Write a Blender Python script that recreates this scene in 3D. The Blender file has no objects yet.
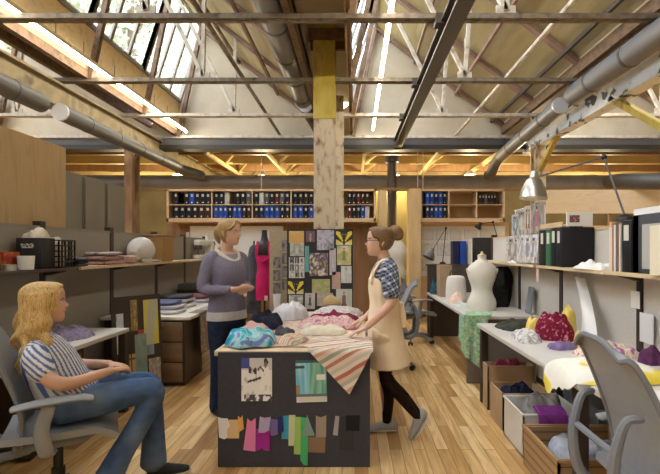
import bpy, bmesh, math, random
from mathutils import Vector, Matrix, noise
C = bpy.context.scene.collection
R = math.radians
rnd = random.Random(7)
CAMZ, F, VX, VY = 1.45, 440.0, 355.0, 250.0

def W(x, y, d):
    """world point seen at photo pixel (x, y) at depth d metres"""
    return Vector(((x - VX) * d / F, d, CAMZ - (y - VY) * d / F))

# ------------------------------------------------------------------ materials
MATS = {}
def newmat(name):
    m = bpy.data.materials.new(name); m.use_nodes = True
    nt = m.node_tree
    return m, nt, nt.nodes['Principled BSDF']

def plain(name, col, rough=.6, metal=0., spec=.5, sheen=0.):
    if name in MATS: return MATS[name]
    m, nt, b = newmat(name)
    b.inputs['Base Color'].default_value = (*col, 1)
    b.inputs['Roughness'].default_value = rough
    b.inputs['Metallic'].default_value = metal
    b.inputs['Specular IOR Level'].default_value = spec
    MATS[name] = m
    return m

def noisy(name, cols, scale=5., rough=.7, metal=0., stretch=(1, 1, 1), detail=4., pos=None, bump=0., kind='noise', rot=(0, 0, 0), dist=0., spec=.4, const=False, bands='X'):
    """colour ramp over a procedural texture in object space"""
    if name in MATS: return MATS[name]
    m, nt, b = newmat(name)
    N, L = nt.nodes, nt.links
    tc = N.new('ShaderNodeTexCoord'); mp = N.new('ShaderNodeMapping')
    mp.inputs['Scale'].default_value = stretch; mp.inputs['Rotation'].default_value = rot
    L.new(tc.outputs['Object'], mp.inputs['Vector'])
    if kind == 'noise':
        t = N.new('ShaderNodeTexNoise'); t.inputs['Scale'].default_value = scale; t.inputs['Detail'].default_value = detail
        t.inputs['Distortion'].default_value = dist; out = t.outputs['Fac']
    elif kind == 'wave':
        t = N.new('ShaderNodeTexWave'); t.inputs['Scale'].default_value = scale; t.inputs['Distortion'].default_value = dist
        t.wave_profile = 'SAW'; t.bands_direction = bands; out = t.outputs['Fac']
    else:
        t = N.new('ShaderNodeTexVoronoi'); t.inputs['Scale'].default_value = scale
        sep = N.new('ShaderNodeSeparateColor'); L.new(t.outputs['Color'], sep.inputs['Color']); out = sep.outputs[0]
    L.new(mp.outputs['Vector'], t.inputs['Vector'])
    rp = N.new('ShaderNodeValToRGB')
    if const: rp.color_ramp.interpolation = 'CONSTANT'
    el = rp.color_ramp.elements
    n = len(cols)
    if pos is None:
        lo, hi = (.3, .7) if kind == 'noise' else (0., 1.)
        if const: pos = [lo + (hi - lo) * i / n for i in range(n)]
        else: pos = [lo + (hi - lo) * i / max(1, n - 1) for i in range(n)]
    while len(el) < n: el.new(.5)
    for i in range(n):
        el[i].position = pos[i]; el[i].color = (*cols[i], 1)
    L.new(out, rp.inputs['Fac']); L.new(rp.outputs['Color'], b.inputs['Base Color'])
    b.inputs['Roughness'].default_value = rough; b.inputs['Metallic'].default_value = metal
    b.inputs['Specular IOR Level'].default_value = spec
    if bump:
        bp = N.new('ShaderNodeBump'); bp.inputs['Strength'].default_value = bump; bp.inputs['Distance'].default_value = .01
        L.new(out, bp.inputs['Height']); L.new(bp.outputs['Normal'], b.inputs['Normal'])
    MATS[name] = m
    return m

def vcol(name, rough=.6):
    if name in MATS: return MATS[name]
    m, nt, b = newmat(name)
    a = nt.nodes.new('ShaderNodeAttribute'); a.attribute_name = 'Col'
    nt.links.new(a.outputs['Color'], b.inputs['Base Color'])
    b.inputs['Roughness'].default_value = rough
    MATS[name] = m
    return m

def glow(name, col, s):
    if name in MATS: return MATS[name]
    m, nt, b = newmat(name)
    b.inputs['Base Color'].default_value = (*col, 1)
    b.inputs['Emission Color'].default_value = (*col, 1); b.inputs['Emission Strength'].default_value = s
    MATS[name] = m
    return m

def glassmat(name, tint=(.9, .95, 1.), gloss=.12):
    m = bpy.data.materials.new(name); m.use_nodes = True
    nt = m.node_tree; N, L = nt.nodes, nt.links
    N.remove(N['Principled BSDF'])
    tr = N.new('ShaderNodeBsdfTransparent'); tr.inputs[0].default_value = (*tint, 1)
    gl = N.new('ShaderNodeBsdfGlossy'); gl.inputs['Roughness'].default_value = .05
    mx = N.new('ShaderNodeMixShader'); mx.inputs[0].default_value = gloss
    L.new(tr.outputs[0], mx.inputs[1]); L.new(gl.outputs[0], mx.inputs[2])
    L.new(mx.outputs[0], N['Material Output'].inputs['Surface'])
    MATS[name] = m
    return m

# ------------------------------------------------------------------ mesh builder
def crs(pts, n=4):
    """Catmull-Rom resampling of (tuple) points of any dimension"""
    if len(pts) < 3:
        a, b = pts[0], pts[-1]
        return [tuple(a[k] + (b[k] - a[k]) * i / n for k in range(len(a))) for i in range(n + 1)]
    P = [tuple(2 * pts[0][k] - pts[1][k] for k in range(len(pts[0])))] + list(pts) + [tuple(2 * pts[-1][k] - pts[-2][k] for k in range(len(pts[0])))]
    out = []
    for i in range(1, len(P) - 2):
        for j in range(n):
            t = j / n
            out.append(tuple(.5 * (2 * P[i][k] + (P[i + 1][k] - P[i - 1][k]) * t + (2 * P[i - 1][k] - 5 * P[i][k] + 4 * P[i + 1][k] - P[i + 2][k]) * t * t
                             + (3 * P[i][k] - P[i - 1][k] - 3 * P[i + 1][k] + P[i + 2][k]) * t ** 3) for k in range(len(P[0]))))
    out.append(tuple(pts[-1]))
    return out

class MB:
    def __init__(s): s.bm = bmesh.new(); s.mi = 0
    def _f(s, vs):
        try:
            f = s.bm.faces.new(vs); f.material_index = s.mi; return f
        except ValueError: return None
    def box(s, c, d, rot=None, bev=0.):
        x, y, z = d[0] / 2, d[1] / 2, d[2] / 2
        M = (rot if rot is not None else Matrix.Identity(3))
        c = Vector(c)
        if bev <= 0:
            co = [(-x, -y, -z), (x, -y, -z), (x, y, -z), (-x, y, -z), (-x, -y, z), (x, -y, z), (x, y, z), (-x, y, z)]
            v = [s.bm.verts.new(c + M @ Vector(p)) for p in co]
            for q in ((0, 3, 2, 1), (4, 5, 6, 7), (0, 1, 5, 4), (1, 2, 6, 5), (2, 3, 7, 6), (3, 0, 4, 7)): s._f([v[i] for i in q])
        else:
            b2 = min(bev, x * .9, y * .9, z * .9)
            t = bmesh.new(); bmesh.ops.create_cube(t, size=1)
            for v in t.verts: v.co = Vector((v.co.x * d[0], v.co.y * d[1], v.co.z * d[2]))
            bmesh.ops.bevel(t, geom=list(t.edges), offset=b2, segments=2, affect='EDGES', profile=.5)
            mp = {v: s.bm.verts.new(c + M @ v.co) for v in t.verts}
            for f in t.faces: s._f([mp[v] for v in f.verts])
            t.free()
        return s
    def span(s, a, b, bev=0.):
        a, b = Vector(a), Vector(b)
        return s.box((a + b) / 2, (abs(b.x - a.x), abs(b.y - a.y), abs(b.z - a.z)), None, bev)
    def bar(s, a, b, w, h=None, up=(0, 0, 1)):
        """rectangular bar from a to b"""
        a, b = Vector(a), Vector(b); h = h or w
        t = (b - a).normalized(); u = Vector(up)
        if abs(t.dot(u)) > .98: u = Vector((0, 1, 0))
        x = t.cross(u).normalized(); z = x.cross(t)
        M = Matrix((x, t, z)).transposed()
        return s.box((a + b) / 2, (w, (b - a).length, h), M)
    def limb(s, pts, rad, seg=10, ref=None, n=4, smooth=True, closed=False, flat=False):
        """tube through pts; rad = number or list of r or (ru, rv)"""
        if not isinstance(rad, (list, tuple)): rad = [rad] * len(pts)
        rr = [(r, r) if not isinstance(r, (tuple, list)) else r for r in rad]
        full = [(*p, *r) for p, r in zip(pts, rr)]
        if smooth and len(full) > 2: full = crs(full, n)
        P = [Vector(f[:3]) for f in full]; Q = [f[3:] for f in full]
        if not closed and not flat:  # rounded ends
            t0 = (P[0] - P[1]).normalized(); t1 = (P[-1] - P[-2]).normalized()
            a, b = min(Q[0]), min(Q[-1])
            P = [P[0] + t0 * a * .5] + P + [P[-1] + t1 * b * .5]
            Q = [tuple(v * .55 for v in Q[0])] + Q + [tuple(v * .55 for v in Q[-1])]
        rings = []; u = Vector(ref) if ref is not None else None
        m = len(P)
        for i in range(m):
            if closed: t = P[(i + 1) % m] - P[i - 1]
            else: t = P[min(i + 1, m - 1)] - P[max(i - 1, 0)]
            if t.length < 1e-9: t = Vector((0, 0, 1))
            t.normalize()
            if u is None:
                u = Vector((0, 0, 1)) if abs(t.z) < .9 else Vector((1, 0, 0))
            base = Vector(ref) if ref is not None else u
            uu = base - t * base.dot(t)
            if uu.length < 1e-4: uu = u - t * u.dot(t)
            uu.normalize(); u = uu
            v = t.cross(uu)
            ra, rb = max(1e-4, Q[i][0]), max(1e-4, Q[i][1])
            rings.append([s.bm.verts.new(P[i] + uu * ra * math.cos(2 * math.pi * k / seg) + v * rb * math.sin(2 * math.pi * k / seg)) for k in range(seg)])
        s.skin(rings, cap=not closed, closed=closed)
        return s
    def skin(s, rings, cap=True, closed=False):
        m = len(rings); n = len(rings[0])
        for i in range(m if closed else m - 1):
            a, b = rings[i], rings[(i + 1) % m]
            for k in range(n): s._f([a[k], a[(k + 1) % n], b[(k + 1) % n], b[k]])
        if cap:
            s._f(list(reversed(rings[0]))); s._f(rings[-1])
    def cyl(s, a, b, r, seg=12, r2=None):
        a, b = Vector(a), Vector(b); t = (b - a).normalized()
        u = Vector((0, 0, 1)) if abs(t.z) < .9 else Vector((1, 0, 0))
        u = (u - t * u.dot(t)).normalized(); v = t.cross(u)
        r2 = r if r2 is None else r2
        rg = [[s.bm.verts.new(p + u * q * math.cos(2 * math.pi * k / seg) + v * q * math.sin(2 * math.pi * k / seg)) for k in range(seg)] for p, q in ((a, r), (b, r2))]
        s.skin(rg); return s
    def rings(s, spec, seg=20, cap=True, wob=None):
        """horizontal elliptic rings: (cx, cy, z, rx, ry)"""
        full = crs(spec, 4) if len(spec) > 2 else spec
        rg = []
        for (cx, cy, z, rx, ry) in full:
            ring = []
            for k in range(seg):
                a = 2 * math.pi * k / seg; w = wob(a, z) if wob else 0
                ring.append(s.bm.verts.new((cx + (rx + w) * math.cos(a), cy + (ry + w) * math.sin(a), z)))
            rg.append(ring)
        s.skin(rg, cap); return s
    def lathe(s, prof, c=(0, 0, 0), seg=20, M=None, cap=False):
        c = Vector(c); M = M or Matrix.Identity(3)
        rg = [[s.bm.verts.new(c + M @ Vector((r * math.cos(2 * math.pi * k / seg), r * math.sin(2 * math.pi * k / seg), z))) for k in range(seg)] for r, z in prof]
        s.skin(rg, cap); return s
    def ball(s, c, r, seg=14, M=None):
        r = (r, r, r) if not isinstance(r, (tuple, list)) else r
        c = Vector(c); M = M or Matrix.Identity(3); n = seg // 2; rg = []
        for i in range(1, n):
            p = math.pi * i / n
            rg.append([s.bm.verts.new(c + M @ Vector((r[0] * math.sin(p) * math.cos(2 * math.pi * k / seg), r[1] * math.sin(p) * math.sin(2 * math.pi * k / seg), -r[2] * math.cos(p)))) for k in range(seg)])
        s.skin(rg, False)
        a = s.bm.verts.new(c + M @ Vector((0, 0, -r[2]))); b = s.bm.verts.new(c + M @ Vector((0, 0, r[2])))
        for k in range(seg):
            s._f([a, rg[0][(k + 1) % seg], rg[0][k]]); s._f([b, rg[-1][k], rg[-1][(k + 1) % seg]])
        return s
    def prism(s, poly, vec):
        """extrude a planar polygon (list of 3d points) by vec"""
        vec = Vector(vec)
        a = [s.bm.verts.new(Vector(p)) for p in poly]; b = [s.bm.verts.new(Vector(p) + vec) for p in poly]
        n = len(a)
        s._f(a); s._f(list(reversed(b)))
        for i in range(n): s._f([a[i], b[i], b[(i + 1) % n], a[(i + 1) % n]])
        return s
    def grid(s, nu, nv, fn, thick=0., col=None):
        """surface fn(u, v) -> point, with thickness along its normal; col(u, v) -> rgb in attribute Col"""
        P = [[Vector(fn(i / nu, j / nv)) for i in range(nu + 1)] for j in range(nv + 1)]
        V = [[s.bm.verts.new(p) for p in row] for row in P]
        cl = s.bm.loops.layers.float_color.get('Col') or (s.bm.loops.layers.float_color.new('Col') if col else None)
        fs = []
        def face(vs, u, v):
            f = s._f(vs)
            if f is not None and col:
                c = col(u, v)
                for l in f.loops: l[cl] = (*c, 1)
            return f
        for j in range(nv):
            for i in range(nu):
                face([V[j][i], V[j][i + 1], V[j + 1][i + 1], V[j + 1][i]], (i + .5) / nu, (j + .5) / nv)
        if thick:
            B = []
            for j in range(nv + 1):
                row = []
                for i in range(nu + 1):
                    du = P[j][min(i + 1, nu)] - P[j][max(i - 1, 0)]; dv = P[min(j + 1, nv)][i] - P[max(j - 1, 0)][i]
                    nn = du.cross(dv)
                    nn = nn.normalized() if nn.length > 1e-9 else Vector((0, 0, 1))
                    row.append(s.bm.verts.new(P[j][i] - nn * thick))
                B.append(row)
            for j in range(nv):
                for i in range(nu):
                    face([B[j][i], B[j + 1][i], B[j + 1][i + 1], B[j][i + 1]], (i + .5) / nu, (j + .5) / nv)
            for i in range(nu):
                face([V[0][i], B[0][i], B[0][i + 1], V[0][i + 1]], (i + .5) / nu, 0)
                face([V[nv][i + 1], B[nv][i + 1], B[nv][i], V[nv][i]], (i + .5) / nu, 1)
            for j in range(nv):
                face([V[j + 1][0], B[j + 1][0], B[j][0], V[j][0]], 0, (j + .5) / nv)
                face([V[j][nu], B[j][nu], B[j + 1][nu], V[j + 1][nu]], 1, (j + .5) / nv)
        return s
    def mesh(s, name, recalc=True):
        if recalc: bmesh.ops.recalc_face_normals(s.bm, faces=list(s.bm.faces))
        me = bpy.data.meshes.new(name); s.bm.to_mesh(me); s.bm.free()
        return me
    def bottom(s):
        xs = [v.co.x for v in s.bm.verts]; ys = [v.co.y for v in s.bm.verts]; zs = [v.co.z for v in s.bm.verts]
        return Vector(((min(xs) + max(xs)) / 2, (min(ys) + max(ys)) / 2, min(zs)))

def shade(me, ang=40):
    for p in me.polygons: p.use_smooth = True
    try: me.set_sharp_from_angle(angle=R(ang))
    except Exception: pass

def setmats(me, mats):
    me.materials.clear()
    for m in (mats if isinstance(mats, (list, tuple)) else [mats]): me.materials.append(m)

def link(name, me, parent=None):
    o = bpy.data.objects.new(name, me); C.objects.link(o)
    if parent: o.parent = parent
    return o

def tag(o, label=None, cat=None, group=None, kind=None):
    if label: o['label'] = label
    if cat: o['category'] = cat
    if group: o['group'] = group
    if kind: o['kind'] = kind
    return o

def gpos(o):
    p = Vector((0, 0, 0))
    while o is not None: p += o.location; o = o.parent
    return p

def thing(name, label, cat, loc=(0, 0, 0), group=None, kind=None):
    o = link(name, None); o.location = loc; o.empty_display_size = .1
    return tag(o, label, cat, group, kind)

def part(name, mb, m, parent, label=None, smooth=True, kind=None):
    """mb holds world coordinates of an unrotated thing"""
    me = mb if isinstance(mb, bpy.types.Mesh) else mb.mesh(name)
    me.transform(Matrix.Translation(-gpos(parent)))
    setmats(me, m)
    if smooth: shade(me)
    return tag(link(name, me, parent), label, None, None, kind)

def solo(name, mb, m, label=None, cat=None, group=None, kind=None, smooth=True):
    """a thing of one mesh, its origin at its base"""
    if isinstance(mb, bpy.types.Mesh):
        me = mb; xs = [v.co for v in me.vertices]
        b = Vector(((min(c.x for c in xs) + max(c.x for c in xs)) / 2, (min(c.y for c in xs) + max(c.y for c in xs)) / 2, min(c.z for c in xs)))
    else:
        b = mb.bottom(); me = mb.mesh(name)
    me.transform(Matrix.Translation(-b)); setmats(me, m)
    if smooth: shade(me)
    o = link(name, me); o.location = b
    return tag(o, label, cat, group, kind)

def struct(name, mb, m, smooth=False): return solo(name, mb, m, kind='structure', smooth=smooth)

def dup(root, loc=None, rotz=None, label=None, group=None):
    r = root.copy(); C.objects.link(r)
    if loc is not None: r.location = loc
    if rotz is not None: r.rotation_euler = (0, 0, rotz)
    if label: r['label'] = label
    if group: r['group'] = group
    for ch in list(root.children):
        c = ch.copy(); C.objects.link(c); c.parent = r
        for g in list(ch.children):
            d = g.copy(); C.objects.link(d); d.parent = c
    return r

def remesh(mb, vox=.008, smooth=4):
    me = mb.mesh('tmp'); o = link('tmp', me)
    md = o.modifiers.new('r', 'REMESH'); md.mode = 'VOXEL'; md.voxel_size = vox
    if smooth:
        sm = o.modifiers.new('s', 'SMOOTH'); sm.factor = .5; sm.iterations = smooth
    dg = bpy.context.evaluated_depsgraph_get(); dg.update()
    out = bpy.data.meshes.new_from_object(o.evaluated_get(dg))
    bpy.data.objects.remove(o); bpy.data.meshes.remove(me)
    return out

def paintv(me, fn):
    """colour attribute Col from fn(position)"""
    a = me.color_attributes.new('Col', 'FLOAT_COLOR', 'POINT')
    for v in me.vertices: a.data[v.index].color = (*fn(v.co), 1)
    return me

ORD = ['first', 'second', 'third', 'fourth', 'fifth', 'sixth', 'seventh', 'eighth', 'ninth', 'tenth', 'eleventh', 'twelfth', 'thirteenth', 'fourteenth']

def nz(x, y, z=0.): return noise.noise(Vector((x, y, z)))

def heap(c, sx, sy, h, seed, n=30, folds=5., sharp=.55, edge=.22, amp=.55):
    """a crumpled cloth pile: lumpy closed surface over a wobbly outline, base at c"""
    mb = MB(); c = Vector(c); rg = []
    for j in range(n // 2 + 1):
        t = j / (n // 2); ring = []
        for k in range(n * 2):
            a = 2 * math.pi * k / (n * 2)
            ca, sa = math.cos(a), math.sin(a)
            sq = 1 / max(abs(ca) ** 3 + abs(sa) ** 3, .05) ** (1 / 3.)
            w = 1 + edge * nz(ca * 1.7 + seed, sa * 1.7, seed * .37) + .08 * nz(ca * 6 + seed, sa * 6, 3.)
            x, y = ca * t * sq * w * sx / 2, sa * t * sq * w * sy / 2
            f = 1 - amp + amp * (1.2 * abs(nz(x * folds / .3 + seed, y * folds / .3 * .7, seed)) + .6 * nz(x * 9 + seed, y * 9, 5.) + .35)
            prof = max(0., 1 - t ** 3.2) ** sharp
            z = max(.003, h * prof * max(.25, f)) if t < .999 else 0.0
            ring.append(mb.bm.verts.new(c + Vector((x, y, z))) if (t > 0 or k == 0) else None)
        rg.append(ring)
    top = rg[0][0]
    m = n * 2
    for k in range(m): mb._f([top, rg[1][k], rg[1][(k + 1) % m]])
    for j in range(1, n // 2):
        for k in range(m): mb._f([rg[j][k], rg[j + 1][k], rg[j + 1][(k + 1) % m], rg[j][(k + 1) % m]])
    mb._f(list(reversed(rg[-1])))
    inner = [v for r_ in rg[:-1] for v in r_ if v is not None]
    for _ in range(4): bmesh.ops.smooth_vert(mb.bm, verts=inner, factor=.5, use_axis_x=False, use_axis_y=False, use_axis_z=True)
    return mb

def slab(c, sx, sy, h, seed, rz=0.):
    """one folded garment: soft rounded slab"""
    mb = MB(); t = bmesh.new(); bmesh.ops.create_cube(t, size=1)
    bmesh.ops.subdivide_edges(t, edges=list(t.edges), cuts=5, use_grid_fill=True)
    M = Matrix.Rotation(rz, 3, 'Z'); c = Vector(c); mp = {}
    for v in t.verts:
        p = v.co * 2
        l = max(abs(p.x), abs(p.y))
        q = Vector((p.x, p.y, p.z))
        k = 1 - .10 * (abs(p.x) * abs(p.y)) ** 3
        zz = p.z * (1 - .25 * max(0, l - .7) / .3)
        x, y = q.x * k * sx / 2 * (1 - .05 * p.z * p.z), q.y * k * sy / 2 * (1 - .05 * p.z * p.z)
        w = -.22 * h * abs(nz(x * 9 + seed, y * 9, seed)) * (p.z + 1) / 2
        mp[v] = mb.bm.verts.new(c + M @ Vector((x + .006 * nz(y * 12, seed), y + .006 * nz(x * 12, seed + 4), h / 2 + zz * h / 2 + w)))
    for f in t.faces: mb._f([mp[v] for v in f.verts])
    t.free(); return mb

def picture(w, h, paint, c, right, up, nu=18, nv=22, thick=.002):
    """a print: thin sheet centred at c, facing right x up... painted cell by cell"""
    c, r, u = Vector(c), Vector(right).normalized(), Vector(up).normalized()
    n = r.cross(u)
    mb = MB()
    mb.grid(nu, nv, lambda a, b: c + r * (a - .5) * w + u * (b - .5) * h + n * thick, thick, lambda a, b: paint(a, b))
    return mb
# ================================================================== MATERIALS
M_PLY = noisy('plywood', [(.38, .265, .13), (.48, .345, .185), (.42, .30, .155)], 3, .6, stretch=(3, 3, .35), dist=1.5)
M_PLYH = noisy('pale_plywood', [(.66, .52, .34), (.76, .62, .43), (.70, .56, .37)], 3, .6, stretch=(1, 1, 3), dist=1.5)
M_BIRCH = noisy('birch', [(.60, .42, .25), (.68, .50, .31)], 5, .5, stretch=(.5, 2, 4), dist=.6)
M_BROWN = noisy('brown_board', [(.20, .105, .045), (.27, .15, .07)], 4, .6, stretch=(4, 4, .5))
M_CREAM = noisy('cream_paint', [(.46, .395, .28), (.56, .50, .385), (.51, .445, .325)], 1.3, .8, detail=6)
M_DECK = noisy('roof_deck', [(.27, .215, .105), (.40, .335, .19), (.33, .27, .14), (.45, .385, .235)], 2.2, .8, stretch=(1.2, .25, 1.2), detail=6)
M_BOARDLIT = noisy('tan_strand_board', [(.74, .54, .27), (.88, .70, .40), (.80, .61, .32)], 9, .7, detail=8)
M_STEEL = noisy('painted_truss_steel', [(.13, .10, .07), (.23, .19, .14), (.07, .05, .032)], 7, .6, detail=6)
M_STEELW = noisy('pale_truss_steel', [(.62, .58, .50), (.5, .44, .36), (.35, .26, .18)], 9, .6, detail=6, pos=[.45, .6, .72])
M_RUST = noisy('rusty_steel', [(.11, .07, .045), (.20, .12, .07), (.08, .055, .035)], 8, .75, detail=6)
M_PURLIN = noisy('maroon_purlin', [(.23, .14, .11), (.32, .22, .18)], 6, .7)
M_GIRDER = noisy('ochre_girder_paint', [(.19, .14, .065), (.26, .20, .105), (.08, .055, .028)], 4, .6, detail=6, pos=[.4, .55, .72])
M_WBEAM = noisy('peeling_white_paint', [(.84, .83, .79), (.74, .72, .66), (.10, .10, .10)], 5, .6, detail=7, pos=[.44, .585, .60])
M_COLW = noisy('chipped_cream_column', [(.60, .51, .37), (.52, .43, .30), (.34, .22, .12), (.18, .10, .055)], 15, .65, detail=9, pos=[.48, .57, .67, .74], stretch=(1, 1, .45))
M_COLY = noisy('mustard_column_paint', [(.44, .33, .05), (.52, .42, .10), (.30, .20, .06)], 5, .6, detail=7, pos=[.4, .56, .7], stretch=(1, 1, .4))
M_DARKBEAM = plain('dark_bronze_paint', (.060, .045, .032), .5)
M_DUCT = noisy('galvanised_duct', [(.17, .17, .185), (.22, .22, .235)], 3, .45, .1, stretch=(1, .3, 1))
M_DUCTD = plain('dull_duct_metal', (.085, .083, .085), .5, .1)
M_DISC = plain('pale_duct_cap', (.66, .69, .76), .4, .2)
M_MULL = plain('mullion_paint', (.26, .235, .20), .6)
M_GLASS = glassmat('skylight_glass', (.93, .96, 1.), .06)
M_FROST = glassmat('blue_glass_edge', (.30, .36, .44), .06)
def _frost(m):
    nt = m.node_tree; N, L = nt.nodes, nt.links
    tl = N.new('ShaderNodeBsdfTranslucent'); tl.inputs[0].default_value = (.62, .70, .82, 1)
    mx = N.new('ShaderNodeMixShader'); mx.inputs[0].default_value = .55
    old = N['Material Output'].inputs['Surface'].links[0].from_socket
    L.new(old, mx.inputs[1]); L.new(tl.outputs[0], mx.inputs[2]); L.new(mx.outputs[0], N['Material Output'].inputs['Surface'])
_frost(M_FROST)
M_TUBE = glow('fluorescent_tube', (1., .95, .83), 32.)
M_LAMPW = plain('lamp_housing', (.55, .47, .30), .5)
M_GREY = plain('grey_band', (.11, .11, .115), .6)
M_BLACK = plain('black', (.012, .012, .013), .5)
M_OLIVE = noisy('olive_wall', [(.17, .135, .04), (.22, .175, .06)], 2, .8)

def floor_mat():
    m, nt, b = newmat('maple_planks'); N, L = nt.nodes, nt.links
    tc = N.new('ShaderNodeTexCoord'); mp = N.new('ShaderNodeMapping'); mp.inputs['Rotation'].default_value = (0, 0, R(90))
    L.new(tc.outputs['Object'], mp.inputs['Vector'])
    br = N.new('ShaderNodeTexBrick')
    for k, v in (('Scale', 1.), ('Mortar Size', .0018), ('Mortar Smooth', .1), ('Bias', 0.), ('Brick Width', 1.15), ('Row Height', .085)): br.inputs[k].default_value = v
    br.offset = .37; br.inputs['Color1'].default_value = (0, 0, 0, 1); br.inputs['Color2'].default_value = (1, 1, 1, 1); br.inputs['Mortar'].default_value = (.3, .3, .3, 1)
    L.new(mp.outputs[0], br.inputs['Vector'])
    rp = N.new('ShaderNodeValToRGB'); el = rp.color_ramp.elements
    cols = [(0, (.41, .22, .075)), (.25, (.59, .36, .14)), (.6, (.73, .49, .225)), (1, (.82, .60, .32))]
    while len(el) < 4: el.new(.5)
    for e, (p, c) in zip(el, cols): e.position = p; e.color = (*c, 1)
    L.new(br.outputs['Color'], rp.inputs['Fac'])
    mp2 = N.new('ShaderNodeMapping'); mp2.inputs['Scale'].default_value = (14, 1.3, 1); L.new(tc.outputs['Object'], mp2.inputs['Vector'])
    nz_ = N.new('ShaderNodeTexNoise'); nz_.inputs['Scale'].default_value = 1.6; nz_.inputs['Detail'].default_value = 6; nz_.inputs['Distortion'].default_value = 1.
    L.new(mp2.outputs[0], nz_.inputs['Vector'])
    r2 = N.new('ShaderNodeValToRGB'); r2.color_ramp.elements[0].position = .3; r2.color_ramp.elements[0].color = (.62, .54, .44, 1)
    r2.color_ramp.elements[1].position = .62; r2.color_ramp.elements[1].color = (1.06, 1.06, 1.06, 1)
    L.new(nz_.outputs['Fac'], r2.inputs['Fac'])
    mx = N.new('ShaderNodeMix'); mx.data_type = 'RGBA'; mx.blend_type = 'MULTIPLY'; mx.inputs['Factor'].default_value = .8
    L.new(rp.outputs[0], mx.inputs['A']); L.new(r2.outputs[0], mx.inputs['B'])
    m2 = N.new('ShaderNodeMix'); m2.data_type = 'RGBA'; m2.inputs['B'].default_value = (.16, .085, .03, 1)
    L.new(mx.outputs['Result'], m2.inputs['A']); L.new(br.outputs['Fac'], m2.inputs['Factor'])
    L.new(m2.outputs['Result'], b.inputs['Base Color']); b.inputs['Roughness'].default_value = .34
    b.inputs['Specular IOR Level'].default_value = .45
    return m

# ================================================================== SETTING
YN, YE = -4.0, 9.0                      # near and far end of the high roof
XL, XR = -11.2, 11.2
TEETH = [-10.98, -7.28, -3.6, -.07, 3.63, 7.35]     # x of each glass foot
GZ, RX, RZ, VZ, VXO = 4.47, .49, 6.0, 4.0, 3.12
VXT = [3.12, 3.12, 2.95, 3.12, 3.12, 3.12]; VZT = [4.0, 4.13, 4.0, 4.0, 4.0, 4.0]

fl = struct('floor', MB().span((XL, YN, -.12), (XR, 15, 0)), floor_mat())
struct('wall_left', MB().span((XL - .15, YN, 0), (XL, 15, 6.2)), M_CREAM)
struct('wall_right', MB().span((XR, YN, 0), (XR + .15, 15, 6.2)), M_CREAM)
struct('wall_front', MB().span((XL, YN - .15, 0), (XR, YN, 6.3)), M_CREAM)
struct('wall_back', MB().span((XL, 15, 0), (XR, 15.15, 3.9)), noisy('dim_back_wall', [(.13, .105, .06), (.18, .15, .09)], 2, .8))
struct('wall_partition', MB().span((.2, 11.5, 0), (1.6, 11.6, 3.0)), M_OLIVE)

mb = MB()
for i, x0 in enumerate(TEETH):
    VXO, VZ = VXT[i], VZT[i]
    mb.prism([(x0 - .57, YE, 3.74), (x0 - .57, YE, VZ), (x0, YE, GZ), (x0 + RX, YE, RZ + .06), (x0 + VXO, YE, VZ), (x0 + VXO, YE, 3.74)], (0, .1, 0))
struct('wall_gable', mb, M_CREAM)
mb = MB(); mb.span((XL, YE - .08, 3.58), (XR, YE + .12, 3.73)); mb.span((XL, YE - .10, 3.73), (XR, YE, 3.75))
struct('trim_1', mb, M_GREY)
mb = MB(); mb.span((XL, YE - .10, 3.49), (XR, YE + .16, 3.58))
struct('trim_2', mb, plain('dark_ledge', (.035, .03, .025), .6))
for i, x0 in enumerate(TEETH):
    VXO, VZ = VXT[i], VZT[i]
    # long roof slope and flat gutter
    mb = MB(); mb.prism([(x0 + RX - .02, YN, RZ), (x0 + VXO, YN, VZ), (x0 + VXO, YN, VZ + .12), (x0 + RX - .02, YN, RZ + .12)], (0, YE - YN + .1, 0))
    struct('ceiling', mb, M_DECK)
    mb = MB(); mb.span((x0 - .62, YN, 4.47), (x0 + .02, YE, 4.55)); mb.span((x0 - .62, YN, VZT[i - 1] + .0), (x0 - .58, YE, 4.47))
    struct('ceiling_gutter', mb, M_CREAM)
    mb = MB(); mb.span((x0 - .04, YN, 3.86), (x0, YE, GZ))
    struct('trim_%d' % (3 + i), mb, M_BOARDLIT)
    mb = MB(); mb.span((x0 - .06 if i != 3 else x0 - .02, YN, 3.75 if i != 3 else 3.80), (x0 + .02, YE, 3.86))
    struct('trim_%d' % (10 + i), mb, M_RUST)
    mb = MB(); mb.bar((x0 + VXO - .03, YN, VZ - .1), (x0 + VXO - .03, YE, VZ - .1), .07, .16)
    struct('trim_%d' % (20 + i), mb, M_RUST)

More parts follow.
